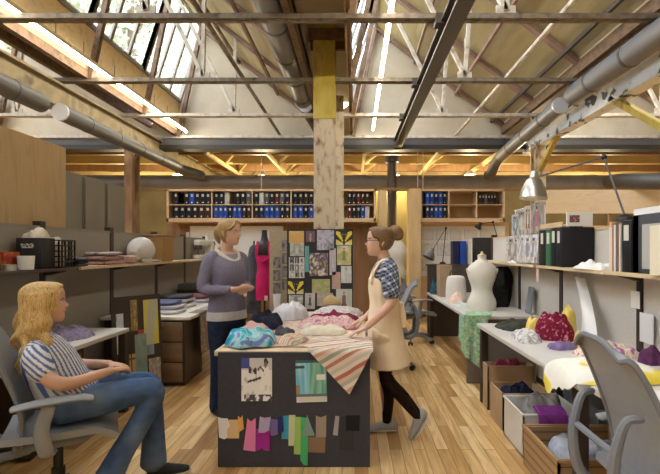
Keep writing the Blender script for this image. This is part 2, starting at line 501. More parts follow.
# skylight windows, one per bay of each roof tooth
BAYS = [-4.0, -2.8, -1.53, 0., 1.3, 2.77, 4.32, 5.93, 7.46, 9.0]
def skylight(x0, ya, yb):
    w = thing('window', None, None, (x0, ya, GZ), kind='structure')
    sl = Vector((RX, 0, RZ - GZ)); fr = MB()
    n = max(2, round((yb - ya) / .52))
    for k in range(n + 1):
        y = ya + (yb - ya) * k / n
        wd = .07 if k in (0, n) else .035
        fr.bar((x0, y, GZ), Vector((x0, y, GZ)) + sl, wd, .06, up=(0, 1, 0))
    fr.bar((x0, ya, GZ + .02), (x0, yb, GZ + .02), .06, .05)
    fr.bar((x0 + RX, ya, RZ - .03), (x0 + RX, yb, RZ - .03), .06, .06)
    part('window_frame', fr, M_MULL, w, smooth=False)
    for k in range(n):
        y0 = ya + (yb - ya) * k / n + .02; y1 = ya + (yb - ya) * (k + 1) / n - .02
        g = MB(); ym = y0 + (y1 - y0) * .3
        g.mi = 0; g.prism([(x0, ym, GZ), (x0, y1, GZ), (x0 + RX, y1, RZ), (x0 + RX, ym, RZ)], (-.008, 0, .003))
        g.mi = 1; g.prism([(x0, y0, GZ), (x0, ym, GZ), (x0 + RX, ym, RZ), (x0 + RX, y0, RZ)], (-.012, 0, .004))
        part('pane', g, [M_GLASS, M_FROST], w, smooth=False)
    return w
wn = 0
for i, x0 in enumerate(TEETH):
    for a, b in zip(BAYS[:-1], BAYS[1:]):
        wn += 1; skylight(x0, a, b).name = 'window_%d' % wn

# trusses at each chord
for j, d in enumerate([1.3, 2.77, 4.32, 5.93, 7.46, 8.9]):
    tr = thing('roof_truss', None, None, (0, d, 3.74), kind='structure')
    ch = MB(); ch.bar((XL, d, 3.74), (XR, d, 3.74), .05, .05); ch.bar((XL, d + .04, 3.715), (XR, d + .04, 3.715), .05, .012)
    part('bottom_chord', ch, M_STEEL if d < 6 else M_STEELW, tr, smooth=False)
    for i, x0 in enumerate(TEETH):
        VXO, VZ = VXT[i], VZT[i]
        top = Vector((x0 + RX, d, RZ - .06)); low = Vector((x0 + VXO, d, VZ - .06)); g = Vector((x0 + 1.55, d, 3.80))
        m = MB(); m.bar(top, low, .06, .10, up=(0, 1, 0)); part('rafter', m, M_PURLIN, tr, smooth=False)
        m = MB(); m.bar((x0 + .03, d, 3.74), (x0 + RX, d, RZ - .06), .07, .07, up=(0, 1, 0)); part('rafter_post', m, M_RUST, tr, smooth=False)
        if d < 8.5:
            f = .44
            m = MB(); m.bar(g, top, .05, .05, up=(0, 1, 0)); m.bar(g, top.lerp(low, f), .05, .05, up=(0, 1, 0)); m.bar(g, g + Vector((0, 0, .5)), .012, .012, up=(0, 1, 0))
            part('strut', m, M_STEELW, tr, smooth=False)
            m = MB(); m.box(g + Vector((0, 0, -.01)), (.19, .02, .12)); part('gusset_plate', m, M_STEELW, tr, smooth=False)
for i, x0 in enumerate(TEETH):
    VXO, VZ = VXT[i], VZT[i]
    for k, f in enumerate((.30, .62, .9)):
        p = Vector((x0 + RX, 0, RZ - .1)).lerp(Vector((x0 + VXO, 0, VZ - .1)), f)
        m = MB(); m.bar((p.x, YN, p.z - .02), (p.x, YE, p.z - .02), .04, .06); struct('purlin', m, M_DARKBEAM if k == 2 else M_PURLIN)
for x in (-1.53, 2.06):                                  # conduits lying on the chords
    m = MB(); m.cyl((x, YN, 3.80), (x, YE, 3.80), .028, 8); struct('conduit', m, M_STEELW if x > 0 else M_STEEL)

# girders along the room
m = MB(); m.span((-4.02, YN, 3.36), (-3.96, YE + 5, 3.66)); m.span((-4.10, YN, 3.34), (-3.88, YE + 5, 3.37)); m.span((-4.10, YN, 3.63), (-3.88, YE + 5, 3.66))
struct('girder', m, M_GIRDER)
m = MB(); m.span((3.46, YN, 3.44), (3.52, YE, 3.735)); m.span((3.42, YN, 3.42), (3.60, YE, 3.445)); m.span((3.42, YN, 3.70), (3.62, YE, 3.735))
struct('girder', m, M_WBEAM)
m = MB(); m.bar((1.0, YN, 3.60), (.86, YE, 3.60), .03, .17); m.bar((1.0, YN, 3.52), (.86, YE, 3.52), .15, .025); m.bar((1.0, YN, 3.68), (.86, YE, 3.68), .15, .025)
for d in (4.32, 5.93, 7.46): m.box((1.0 - .14 * (d + 3) / 12 - .06, d, 3.70), (.14, .12, .10))
struct('crane_rail', m, M_DARKBEAM)

# columns
cm = thing('column', None, None, (-.38, 5.93, 0), kind='structure')
m = MB(); m.span((-.55, 5.86, 0), (-.27, 5.89, 3.2)); m.span((-.42, 5.89, 0), (-.39, 6.12, 3.2)); m.span((-.55, 6.12, 0), (-.27, 6.15, 3.2)); part('shaft', m, M_COLW, cm, smooth=False)
m = MB(); m.span((-.555, 5.85, 3.2), (-.265, 5.89, 4.45)); m.span((-.42, 5.89, 3.2), (-.39, 6.12, 4.45)); m.span((-.555, 6.12, 3.2), (-.265, 6.16, 4.45)); part('upper_shaft', m, M_COLY, cm, smooth=False)
m = MB(); m.span((-.62, 5.84, 4.24), (-.14, 5.90, 4.40)); m.span((-.62, 6.11, 4.24), (-.14, 6.17, 4.40)); part('bracket', m, M_RUST, cm, smooth=False)
m = MB(); m.span((-.44, 7.40, 0), (-.19, 7.46, 4.05)); m.span((-.33, 7.46, 0), (-.30, 7.6, 4.05)); struct('column', m, M_COLW)
m = MB(); m.span((-4.06, 7.74, 0), (-3.92, 7.77, 3.34)); m.span((-4.0, 7.77, 0), (-3.97, 7.95, 3.34)); m.span((-4.08, 7.95, 0), (-3.9, 7.98, 3.34)); struct('column', m, noisy('rusty_cream_paint', [(.42, .31, .17), (.30, .18, .09), (.20, .11, .06)], 6, .7, detail=7, stretch=(1, 1, .4)))
m = MB(); m.span((3.40, 8.3, 0), (3.6, 8.33, 3.5)); m.span((3.49, 8.33, 0), (3.52, 8.5, 3.5)); m.span((3.40, 8.5, 0), (3.6, 8.53, 3.5)); struct('column', m, M_COLW)
for y0, z0, y1 in ((4.78, 2.7, 6.0), (8.34, 2.95, 7.5)):
    m = MB(); m.bar((3.5, y0, z0), (3.5, y1, 3.52), .08, .08); struct('diagonal_brace', m, M_COLY)
m = MB(); m.span((3.44, 4.6, 0), (3.6, 4.63, 3.5)); m.span((3.49, 4.63, 0), (3.52, 4.75, 3.5)); struct('column', m, M_COLW)
m = MB(); m.cyl((.78, 9.3, 0), (.78, 9.3, 3.42), .10, 14); m.cyl((.78, 9.3, 3.30), (.78, 9.3, 3.42), .16, 14); struct('column', m, M_DARKBEAM)

# low roof beyond the gable: deck, joists
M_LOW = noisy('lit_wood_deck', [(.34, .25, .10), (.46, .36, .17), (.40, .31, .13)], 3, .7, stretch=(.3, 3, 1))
struct('ceiling_low', MB().span((XL, YE + .1, 3.86), (XR, 15, 3.96)), M_LOW)
for k in range(5):
    y = 9.9 + k * 1.05
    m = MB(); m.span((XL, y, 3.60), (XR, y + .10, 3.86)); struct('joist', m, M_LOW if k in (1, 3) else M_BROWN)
for x in (-3.2, -1.9, .2, 1.8, 3.1):
    m = MB()
    for q in range(4): m.bar((x, 9.6 + q * 1.2, 3.55), (x + .5, 10.2 + q * 1.2, 3.82), .05, .05); m.bar((x + .5, 10.2 + q * 1.2, 3.82), (x, 10.8 + q * 1.2, 3.55), .05, .05)
    m.bar((x, 9.4, 3.54), (x, 14.9, 3.54), .06, .08)
    struct('lattice_joist', m, M_LOW)

# partition walls at the far end
m = MB(); m.span((-3.84, 9.0, 0), (.47, 9.06, 2.02)); struct('wall_partition', m, M_BROWN)
m = MB(); m.span((1.06, 9.0, 0), (3.15, 9.06, 2.02)); struct('wall_partition', m, M_BIRCH)
m = MB(); m.span((3.90, 8.98, 2.20), (8.5, 9.06, 2.68)); struct('wall_partition', m, M_PLYH)
m = MB(); m.span((3.7, 9.0, 0), (8.5, 9.06, 1.95)); struct('wall_partition', m, M_BIRCH)
for x in (5.2, 5.5, 5.8): 
    m = MB(); m.span((x, 9.0, 1.95), (x + .06, 9.06, 2.2)); struct('trim_%d' % (30 + int(x * 10)), m, M_BROWN)
m = MB(); m.span((.46, 8.62, 0), (.62, 9.06, 2.62)); struct('trim_41', m, noisy('warm_pine', [(.60, .42, .20), (.70, .52, .28)], 4, .6, stretch=(3, 3, .4)))
m = MB(); m.span((1.06, 8.60, 0), (1.29, 9.0, 2.65)); struct('trim_42', m, MATS['warm_pine'])
m = MB(); m.span((.47, 8.8, 2.64), (1.3, 8.9, 2.70)); struct('trim_43', m, M_BROWN)

# ------------------------------------------------------------------ ducts, lamps (things)
def duct(name, label, pts_r, mat_, bands=(), near_cap=False, far_cap=False):
    (a, b, r) = pts_r; a, b = Vector(a), Vector(b)
    d = (b - a).normalized()
    o = thing(name, label, 'duct', a)
    m = MB(); m.cyl(a, b, r, 24); part('tube', m, mat_, o)
    n = int((b - a).length / .75)
    for k in range(1, n + 1):
        p = a + d * (.75 * k - .2)
        m = MB(); m.cyl(p - d * .02, p + d * .02, r + .006, 24); part('band', m, M_DUCTD, o)
    for y in (2.77, 4.32, 5.93, 7.46, 8.9):
        if min(a.y, b.y) - .1 < y < max(a.y, b.y) - .02 or (y == 8.9 and b.y > 8.8):
            p = a + d * ((y - a.y) / d.y); m = MB(); m.bar(p + Vector((0, 0, r)), (p.x, y, 3.72 if p.z < 3.7 else 4.3), .03, .006, up=(0, 1, 0)) if p.z > 3.3 else m.bar(p - Vector((r, 0, 0)), (-3.89, y, p.z + .16), .02, .006); part('hanger_strap', m, M_DUCTD, o)
    for on, p, s in ((near_cap, a, -1), (far_cap, b, 1)):
        if on:
            m = MB(); m.cyl(p, p + d * s * .03, r * 1.02, 24); part('end_cap', m, M_DISC, o)
    return o
duct('duct', 'wide grey round duct running towards the centre column from overhead', ((-.90, YN, 3.93), (-.86, 7.25, 3.93), .145), M_DUCT, far_cap=True)
duct('duct', 'narrower grey duct with pale round cap behind the centre column', ((-.84, 7.5, 3.90), (-.72, 8.98, 3.86), .115), M_DUCTD, near_cap=True)
duct('duct', 'thick grey round duct beside the peeling white girder', ((3.0, YN, 3.58), (3.0, 6.05, 3.58), .135), M_DUCT)
D_RIGHT = duct('duct', 'grey duct with open grey end, farther along the white girder', ((3.02, 6.5, 3.58), (3.02, 9.1, 3.40), .115), M_DUCT, near_cap=True)
duct('duct', 'dark grey duct under the ochre girder, nearest the camera', ((-3.74, YN, 3.20), (-3.74, 5.25, 3.20), .11), M_DUCTD)
D_LEFT = duct('duct', 'dull duct with pale round cap under the ochre girder', ((-3.74, 5.6, 3.20), (-3.74, 9.12, 3.20), .105), M_DUCTD, near_cap=True)
o = thing('trunk_duct', 'long horizontal dark duct crossing the back above the bookcases', 'duct', (0, 10, 2.97))
m = MB(); m.cyl((XL, 10, 2.97), (XR, 10, 2.97), .18, 24); part('tube', m, M_DUCT, o)
for x in (-6.5, -3.6, -1.15, .1, 2.85, 5.3, 7.3):
    m = MB(); m.cyl((x - .16, 10, 2.97), (x + .16, 10, 2.97), .19, 24); part('band', m, M_DUCT, o)
for k, (x, xe, dk) in enumerate(((-3.74, -3.35, D_LEFT), (3.02, 2.9, D_RIGHT))):
    m = MB(); m.limb([(x, 9.08 if k else 9.13, 3.2 if k == 0 else 3.40), (x, 9.40, 3.18 if k == 0 else 3.32), ((x + xe) / 2, 9.56, 3.13), (xe, 9.66, 3.08)], [.105, .11, .11, .10], 16); part('elbow', m, M_DUCTD, dk)

m = MB(); m.limb([(6.9, 8.4, 3.2), (6.5, 8.5, 2.85), (5.9, 8.6, 2.80), (5.62, 9.2, 2.9), (5.6, 9.68, 2.95)], .15, 16); solo('duct_elbow', m, M_DUCTD, 'dark bent duct at the side above the pale plywood board', 'duct')

def fluorescent(x, y0, z, label):
    o = thing('fluorescent_lamp', label, 'lamp', (x, y0, z), 'fluorescent strips under the skylights')
    m = MB(); m.span((x - .028, y0, z + .03), (x + .028, y0 + 1.18, z + .075)); part('housing', m, M_LAMPW, o, smooth=False)
    m = MB(); m.cyl((x, y0 + .03, z + .012), (x, y0 + 1.15, z + .012), .016, 12); part('tube', m, M_TUBE, o)
    for y in (y0 + .25, y0 + .95):
        m = MB(); m.cyl((x, y, z + .075), (x, y, z + .24), .006, 6); part('hanger', m, M_MULL, o)
for x, z, nm in ((-3.36, 3.79, 'by the left skylight'), (.36, 3.83, 'by the middle skylight'), (-7.1, 3.84, 'of the far left roof bay'), (3.95, 3.84, 'behind the white girder')):
    for k in range(10):  # rows carried on unseen behind the camera, added to brighten the foreground
        n = 9 - k
        w = ['farthest from camera', 'second from the far gable', 'third from the far gable', 'fourth from the far gable', 'fifth from the far gable', 'sixth from the far gable', 'seventh from the far gable', 'eighth from the far gable', 'ninth from the far gable', 'tenth from the far gable'][n]
        fluorescent(x, -3.27 + k * 1.21, z, 'warm fluorescent strip ' + nm + ', ' + w)

M_SHADEW = plain('white_enamel', (.75, .73, .66), .4)
M_BULB = glow('warm_bulb', (1., .80, .40), 40.)
for x, y, lab in ((-4.35, 10.9, 'warm ceiling lamp beyond the grey lockers'), (-2.3, 11.0, 'warm ceiling lamp above the left end of the long bookcase'), (.95, 10.9, 'warm ceiling lamp above the dark round column'), (2.85, 10.9, 'warm ceiling lamp above the smaller bookcase'), (4.55, 10.9, 'warm ceiling lamp above the pale plywood board'), (-.75, 12.8, 'warm ceiling lamp behind the centre column'), (-6.3, 12.0, 'warm ceiling lamp at the far left behind the plywood'), (6.8, 12, 'warm ceiling lamp at the far right')):
    o = thing('ceiling_lamp', lab, 'lamp', (x, y, 3.3), 'warm lamps under the low roof')
    m = MB(); m.lathe([(.02, .10), (.05, .09), (.11, .02), (.15, -.02)], (x, y, 3.32)); part('lamp_shade', m, M_SHADEW, o)
    m = MB(); m.ball((x, y, 3.31), .055); part('bulb', m, M_BULB, o)
    m = MB(); m.cyl((x, y, 3.41), (x, y, 3.87), .008, 6); part('hanger', m, M_MULL, o)
    L = bpy.data.lights.new('ceiling_lamp_light', 'POINT'); L.energy = 90; L.color = (1, .84, .52); L.shadow_soft_size = .06
    lo = bpy.data.objects.new('ceiling_lamp_light', L); C.objects.link(lo); lo.location = (x, y, 3.2)
for x, y0, y1, lab in ((-1.98, 9.3, 9.3, 'thin white hanger rod above the long bookcase, left end'), (1.31, 9.2, 9.2, 'thin white hanger rod above the smaller bookcase, left one'), (1.42, 9.2, 9.2, 'thin white hanger rod above the smaller bookcase, right one')):
    m = MB(); m.cyl((x, y0, 2.66), (x, y1, 3.5), .010, 8); solo('hanger_rod', m, M_STEELW, lab, 'rod')

# trees outside, seen through the skylights
M_LEAF = noisy('leaves', [(.30, .33, .20), (.46, .48, .34), (.60, .61, .50)], 3, .7)
M_BARK = noisy('bark', [(.12, .09, .06), (.2, .15, .1)], 6, .9)
for i, (x, y, h, lab) in enumerate(((-9.5, 18.5, 15., 'leafy tree outside the skylight, nearest the glass'), (-14., 20., 16.5, 'leafy tree outside, farther left behind the nearest one'), (-7.2, 25., 18., 'leafy tree outside showing through the far skylight panes'), (-13.5, 27, 20, 'tall leafy tree outside, farthest beyond the roof'), (-19., 24., 20, 'broad leafy tree outside at the far left'))):
    o = thing('tree', lab, 'tree', (x, y, 0), 'trees outside the skylights')
    m = MB(); m.limb([(x, y, 0), (x + .2, y, h * .3), (x, y + .2, h * .7), (x + .1, y, h * .9)], [.3, .25, .16, .05], 8)
    for q in range(9):
        a = q * 2.4; zz = h * (.4 + .055 * q); m.limb([(x, y, zz), (x + 1.4 * math.cos(a), y + 1.4 * math.sin(a), zz + .9), (x + 2.6 * math.cos(a), y + 2.6 * math.sin(a), zz + 1.5)], [.09, .06, .02], 6)
    part('trunk', m, M_BARK, o)
    m = MB(); rr = random.Random(i)
    for q in range(3600):
        u = rr.random() ** .5; a = rr.random() * 6.283; b = rr.uniform(-1, 1)
        p = Vector((x + 4.0 * u * math.cos(a) * math.sqrt(1 - b * b * .8), y + 3.4 * u * math.sin(a) * math.sqrt(1 - b * b * .8), h * .68 + b * h * .33))
        e = Vector((rr.uniform(-1, 1), rr.uniform(-1, 1), rr.uniform(-1, 1))).normalized() * .22; f = e.orthogonal().normalized() * .12
        m._f([m.bm.verts.new(p + e), m.bm.verts.new(p + f), m.bm.verts.new(p - e), m.bm.verts.new(p - f)])
    part('foliage', m.mesh('foliage', False), M_LEAF, o, smooth=False)
struct('ground', MB().span((-60, -10, -.3), (-11.5, 60, -.12)), noisy('turf', [(.12, .16, .05), (.2, .22, .09)], 3, .9))
# ================================================================== OFFICE FURNITURE
M_FAB = noisy('taupe_panel_fabric', [(.27, .245, .21), (.31, .28, .24)], 60, .95)
M_FABR = noisy('pale_panel_fabric', [(.52, .49, .45), (.57, .54, .50)], 60, .95)
M_POST = plain('dark_brown_post', (.035, .024, .018), .5)
M_SHELF = noisy('maple_shelf_edge', [(.58, .44, .26), (.66, .52, .33)], 4, .5, stretch=(4, .4, 4))
M_SHELFD = plain('dark_shelf', (.06, .042, .032), .5)
M_TOP = noisy('grey_laminate', [(.56, .53, .49), (.60, .57, .53)], 30, .4)
M_TOPW = noisy('pale_laminate', [(.70, .67, .62), (.75, .72, .67)], 30, .4)
M_LOCK = noisy('grey_locker_paint', [(.22, .20, .16), (.25, .23, .185)], 3, .5)
M_CHAIR = noisy('bluegrey_plastic', [(.25, .265, .285), (.275, .29, .31)], 40, .45)
M_CHAIRD = plain('grey_plastic_dark', (.17, .18, .20), .45)
M_CHROME = plain('polished_steel', (.55, .55, .55), .22, .95)

# ---- tall plywood panels and grey lockers outside the left cubicles
for k, (y0, y1, lab) in enumerate(((.9, 2.3, 'tall plywood sheet behind the left cubicles, nearest the camera'), (2.32, 3.3, 'tall plywood sheet behind the left cubicles, middle one'), (3.32, 4.32, 'tall plywood sheet behind the left cubicles, ending beside the lockers'))):
    m = MB(); m.span((-2.90, y0, 0), (-2.84, y1, 2.45)); solo('plywood_sheet', m, M_PLY, lab, 'panel', 'plywood sheets behind the left cubicles', smooth=False)
for k, (y0, y1, lab) in enumerate(((4.40, 4.74, 'grey tall locker beside the plywood, nearest of three'), (4.77, 5.17, 'grey tall locker in the middle of the row'), (5.20, 5.62, 'grey tall locker, last before the rusty column'))):
    o = thing('locker', lab, 'locker', (-3.1, (y0 + y1) / 2, 0), 'grey lockers behind the left cubicles')
    m = MB(); m.span((-3.35, y0, 0), (-2.95, y1, 2.26)); part('body', m, M_LOCK, o, smooth=False)
    m = MB(); m.span((-2.95, y0 + .015, .06), (-2.93, y1 - .015, 2.24), .004); part('door', m, M_LOCK, o)
    m = MB(); m.span((-2.93, y1 - .07, 1.0), (-2.91, y1 - .05, 1.15)); part('handle', m, M_CHROME, o)

# ---- cubicle panels, with shelf sections and posts
def panel(xw, y0, y1, z, side, label, fab, post=True):
    """side +1: fabric face looks to +x"""
    o = thing('cubicle_panel', label, 'partition', (xw, (y0 + y1) / 2, 0))
    m = MB(); m.span((xw - .03, y0 + .035, .06), (xw + .03, y1 - .035, z - .02), .008); part('fabric_panel', m, fab, o)
    m = MB(); m.span((xw - .033, y0 + .034, z - .02), (xw + .033, y1 - .034, z)); part('top_cap', m, M_SHELF if side < 0 else M_FAB, o, smooth=False)
    m = MB(); m.span((xw - .03, y0 + .034, 0), (xw + .03, y1 - .034, .06)); part('base_rail', m, M_POST, o, smooth=False)
    m = MB(); m.span((xw - .034, y1 - .033, 0), (xw + .034, y1 + .033, z + .04)); part('post', m, M_POST, o, smooth=False)
    return o
LY = [1.62, 2.72, 3.83, 4.92, 6.02, 7.03, 8.05]
LN = ['nearest the camera', 'beside the black box and crate', 'behind the striped folded fabrics', 'behind the white cap', 'behind the grey printer', 'farthest, by the white sewing machine']
for k in range(6):
    panel(-2.75, LY[k], LY[k + 1], 1.66, 1, 'taupe cubicle panel at the left desks, ' + LN[k], M_FAB)
RY = [.8, 1.92, 3.09, 4.27, 5.35, 6.42]
RN = ['nearest the camera', 'with the long pinned sheet', 'behind the white paper scrolls', 'behind the dark folded fabrics', 'behind the black coat']
for k in range(5):
    panel(2.03, RY[k], RY[k + 1], 1.63, -1, 'pale cubicle panel at the right desks, ' + RN[k], M_FABR)
def shelf(x0, x1, y0, y1, z, label, side, edge):
    o = thing('wall_shelf', label, 'shelf', ((x0 + x1) / 2, (y0 + y1) / 2, z))
    m = MB(); m.span((x0, y0, z - .025), (x1, y1, z)); part('board', m, edge, o, smooth=False)
    for y in (y0 + .02, y1 - .02):
        xa, xb = (x0, x1) if side > 0 else (x1, x0)
        m = MB(); m.prism([(xa, y - .012, z - .025), ((xa + xb) / 2, y - .012, z - .025), ((xa + xb) / 2, y - .012, z - .04), (xa, y - .012, z - .075)], (0, .024, 0)); part('bracket', m, M_POST, o, smooth=False)
for y0, y1, e, lab in ((1.66, 3.86, M_SHELFD, 'dark wall shelf carrying the black box and wire crate'), (3.89, 4.97, M_SHELF, 'maple wall shelf carrying the striped folded fabrics'), (5.0, 6.05, M_SHELF, 'maple wall shelf carrying the white cap and wicker hamper'), (6.08, 7.9, M_SHELF, 'maple wall shelf under the white sewing machine')):
    shelf(-2.712, -2.42, y0, y1, 1.30, lab, 1, e)
for y0, y1, lab in ((.85, 3.105, 'maple wall shelf carrying magazines and black folders'), (3.115, 4.24, 'maple wall shelf carrying the black binder row'), (4.30, 6.38, 'maple wall shelf carrying the fashion print collage')):
    shelf(1.74, 1.992, y0, y1, 1.305, lab, -1, M_SHELF)

# ---- desks
def desk(label, x0, x1, y0, y1, z, top, legs, edge=None, panels=()):
    o = thing('desk', label, 'desk', ((x0 + x1) / 2, (y0 + y1) / 2, 0))
    m = MB(); m.span((x0, y0, z - .035), (x1, y1, z), .006); part('desktop', m, top, o)
    for (x, y) in legs:
        m = MB(); m.span((x - .03, y - .03, 0), (x + .03, y + .03, z - .035)); part('leg', m, M_POST, o, smooth=False)
    for (a, b) in panels:
        m = MB(); m.span(a, b); part('end_panel', m, plain('taupe_laminate', (.17, .14, .12), .5), o, smooth=False)
    return o
desk('long grey desk beside the seated woman', -2.70, -2.06, 1.2, 4.02, .74, M_TOP, [(-2.08, 1.3), (-2.66, 1.3), (-2.08, 3.95), (-2.66, 3.95)])
desk('pale desk piled with folded clothes behind the storyboard', -2.70, -1.75, 4.66, 7.2, .74, M_TOPW, [(-2.66, 4.75), (-1.82, 7.1), (-2.66, 7.1)])
desk('grey desk under the flower-print fabrics and baskets', 1.18, 1.98, 2.32, 4.27, .74, M_TOP, [(1.23, 2.40), (1.94, 2.40), (1.23, 4.20), (1.94, 4.20)])
desk('grey desk behind the foreground chair, nearest the camera', 1.23, 1.98, .55, 2.30, .74, M_TOP, [(1.94, .65), (1.94, 2.2)])
desk('grey desk carrying the cream dress form', 1.20, 1.98, 4.72, 7.38, .74, M_TOP, [(1.27, 7.3), (1.9, 7.3)], panels=[((1.22, 4.78, 0), (1.97, 4.82, .70))])
o = thing('drawer_cabinet', 'brown drawer cabinet under the pale left desk', 'cabinet', (-2.05, 4.9, 0))
m = MB(); m.span((-2.35, 4.68, .02), (-1.81, 5.2, .70)); part('body', m, M_POST, o, smooth=False)
for k in range(3):
    d = part('drawer', (lambda q: (q.span((-2.33, 4.655, .05 + k * .215), (-1.83, 4.68, .25 + k * .215), .004), q)[1])(MB()), noisy('brown_drawer', [(.17, .10, .05), (.22, .135, .07)], 4, .5, stretch=(.4, 4, 4)), o)
    q = MB(); q.span((-2.13, 4.64, .19 + k * .215), (-2.03, 4.655, .21 + k * .215)); part('handle', q, M_POST, d)
o = thing('under_desk_cabinet', 'dark low cabinet with a brown front under the seated woman\'s desk', 'cabinet', (-2.4, 3.3, 0))
m = MB(); m.span((-2.65, 3.0, .02), (-2.22, 3.6, .66)); part('body', m, M_POST, o, smooth=False)
m = MB(); m.span((-2.22, 3.05, .30), (-2.205, 3.55, .62)); part('door', m, M_BROWN, o, smooth=False)

m = MB(); m.span((1.22, 7.40, 0), (2.7, 7.46, 1.18)); m.span((1.22, 7.39, 1.18), (2.7, 7.62, 1.21))
solo('low_screen', m, plain('dark_umber', (.07, .052, .04), .6), 'low dark screen with ledge at the far end of the right desks', 'partition', smooth=False)

# ---- bookcases and binders
def bookcase(label, x0, x1, z0, z1, y0, y1, cols):
    o = thing('bookcase', label, 'bookcase', ((x0 + x1) / 2, y0, z0))
    m = MB(); t = .04
    m.span((x0, y0, z0), (x1, y1, z0 + .075)); m.span((x0, y0, z1 - t), (x1, y1, z1)); m.span((x0, y0, z0), (x0 + t, y1, z1)); m.span((x1 - t, y0, z0), (x1, y1, z1))
    part('carcass', m, M_BIRCH, o, smooth=False)
    m = MB(); m.span((x0 + t, y1 - .015, z0 + .075), (x1 - t, y1, z1 - t)); part('back_board', m, noisy('birch_back', [(.40, .26, .11), (.46, .31, .15)], 4, .6), o, smooth=False)
    zm = (z0 + .075 + z1 - t) / 2
    m = MB(); m.span((x0 + t, y0 + .02, zm - .008), (x1 - t, y1 - .015, zm + .008)); part('middle_shelf', m, M_BIRCH, o, smooth=False)
    for c in cols:
        m = MB(); m.span((c - .012, y0 + .01, z0 + .075), (c + .012, y1 - .015, z1 - t)); part('divider', m, M_BIRCH, o, smooth=False)
    return o, (z0 + .075, zm + .008)
BH = {'black': (.016, .016, .020), 'blue': (.02, .075, .40), 'brown': (.05, .022, .016), 'grey': (.10, .10, .11), 'white': (.55, .53, .50), 'maroon': (.10, .02, .022), 'navy': (.018, .024, .075)}
M_LABEL = plain('spine_label', (.62, .60, .52), .7); M_PAGES = plain('paper_block', (.70, .68, .62), .8)
M_BIND = {k: plain('binder_' + k, v, .5, 0, .2) for k, v in BH.items()}
_proto = {}
def binder(colr, w, h, dep, loc, rotz, label, group):
    key = (colr, round(w, 3), round(h, 3), round(dep, 3))
    if key in _proto: return dup(_proto[key], loc, rotz, label, group)
    o = thing('ring_binder', label, 'binder', (0, 0, 0), group)
    m = MB(); m.span((-w / 2, 0, 0), (w / 2, .012, h), .003); m.span((-w / 2, .012, 0), (-w / 2 + .004, dep, h)); m.span((w / 2 - .004, .012, 0), (w / 2, dep, h)); part('cover', m, M_BIND[colr], o, smooth=False)
    m = MB(); m.span((-w / 2 + .006, .016, .006), (w / 2 - .006, dep - .01, h - .01)); part('pages', m, M_PAGES, o, smooth=False)
    m = MB(); m.span((-w * .21, -.0015, h * .64), (w * .21, 0, h * .86)); part('spine_label', m, M_LABEL, o, smooth=False)
    m = MB(); m.cyl((0, -.001, h * .16), (0, .0, h * .16), w * .16, 10); part('finger_ring', m, M_CHROME, o)
    _proto[key] = o; o.location = loc; o.rotation_euler = (0, 0, rotz)
    return o
XB = [-3.36, -2.92, -2.15, -1.36, -.55, .30]     # bay edges of the long bookcase
def px(x, d=8.62): return (x - VX) * d / F
bx = [px(171), px(211.5), px(252), px(291), px(331), px(371)]
bc, zz = bookcase('long birch bookcase of ring binders above the brown wall', px(166.5), px(376), 2.0, 2.645, 8.62, 8.98, bx[1:-1])
ROWS = {  # colours left to right in each bay, bottom row then top row
 0: ('black black black black brown brown', 'black gap black blue black black black'),
 1: ('blue blue blue black blue blue black brown', 'black black white gap black black grey'),
 2: ('black navy blue blue blue black black', 'black white grey black maroon grey black'),
 3: ('blue blue black blue grey black black', 'black black brown black blue black black'),
 4: ('maroon black black blue white', 'black black maroon brown brown'),
}
BAYN = ['first', 'second', 'third', 'fourth', 'last']
def fill(x0, x1, z, row, tall, yb, group, where, r=rnd):
    names = row.split(); w = (x1 - x0 - .03) / len(names); n = 0
    for i, cname in enumerate(names):
        if cname == 'gap': continue
        n += 1
        binder(cname, round(w * .90, 3), tall, .28, (x0 + .015 + w * (i + .5), yb + .03 + .012 * r.random(), z), 0,
               '%s ring binder, %s from the left %s' % (cname, ORD[n - 1], where), group)
for k in range(5):
    a, b = bx[k], bx[k + 1]
    if k == 0: a = px(169.8) + .02
    if k == 4: a = px(346); 
    for r_, (row, z) in enumerate(zip(ROWS[k], zz)):
        if k == 4: b = px(371)
        fill(a + .012, b - .012, z + .001, row, .235, 8.63, 'ring binders in the long bookcase', 'in long bookcase %s bay, %s row' % (BAYN[k], ('lower', 'upper')[r_]))
cx = [px(424), px(449), px(477), px(501)]
bc, zz = bookcase('smaller birch bookcase with three bays, half empty', px(420), px(505), 2.0, 2.645, 8.62, 8.98, cx[1:-1])
fill(cx[0] + .02, cx[1] - .014, zz[0] + .001, 'navy navy blue blue black', .235, 8.63, 'ring binders in the smaller bookcase', 'in smaller bookcase, lower row')
fill(cx[0] + .02, cx[1] - .014, zz[1] + .001, 'blue blue navy blue black', .235, 8.63, 'ring binders in the smaller bookcase', 'in smaller bookcase first bay, upper row')
fill(cx[2] + .03, cx[3] - .06, zz[1] + .001, 'brown black grey black brown black', .20, 8.63, 'ring binders in the smaller bookcase', 'in smaller bookcase last bay, upper row')

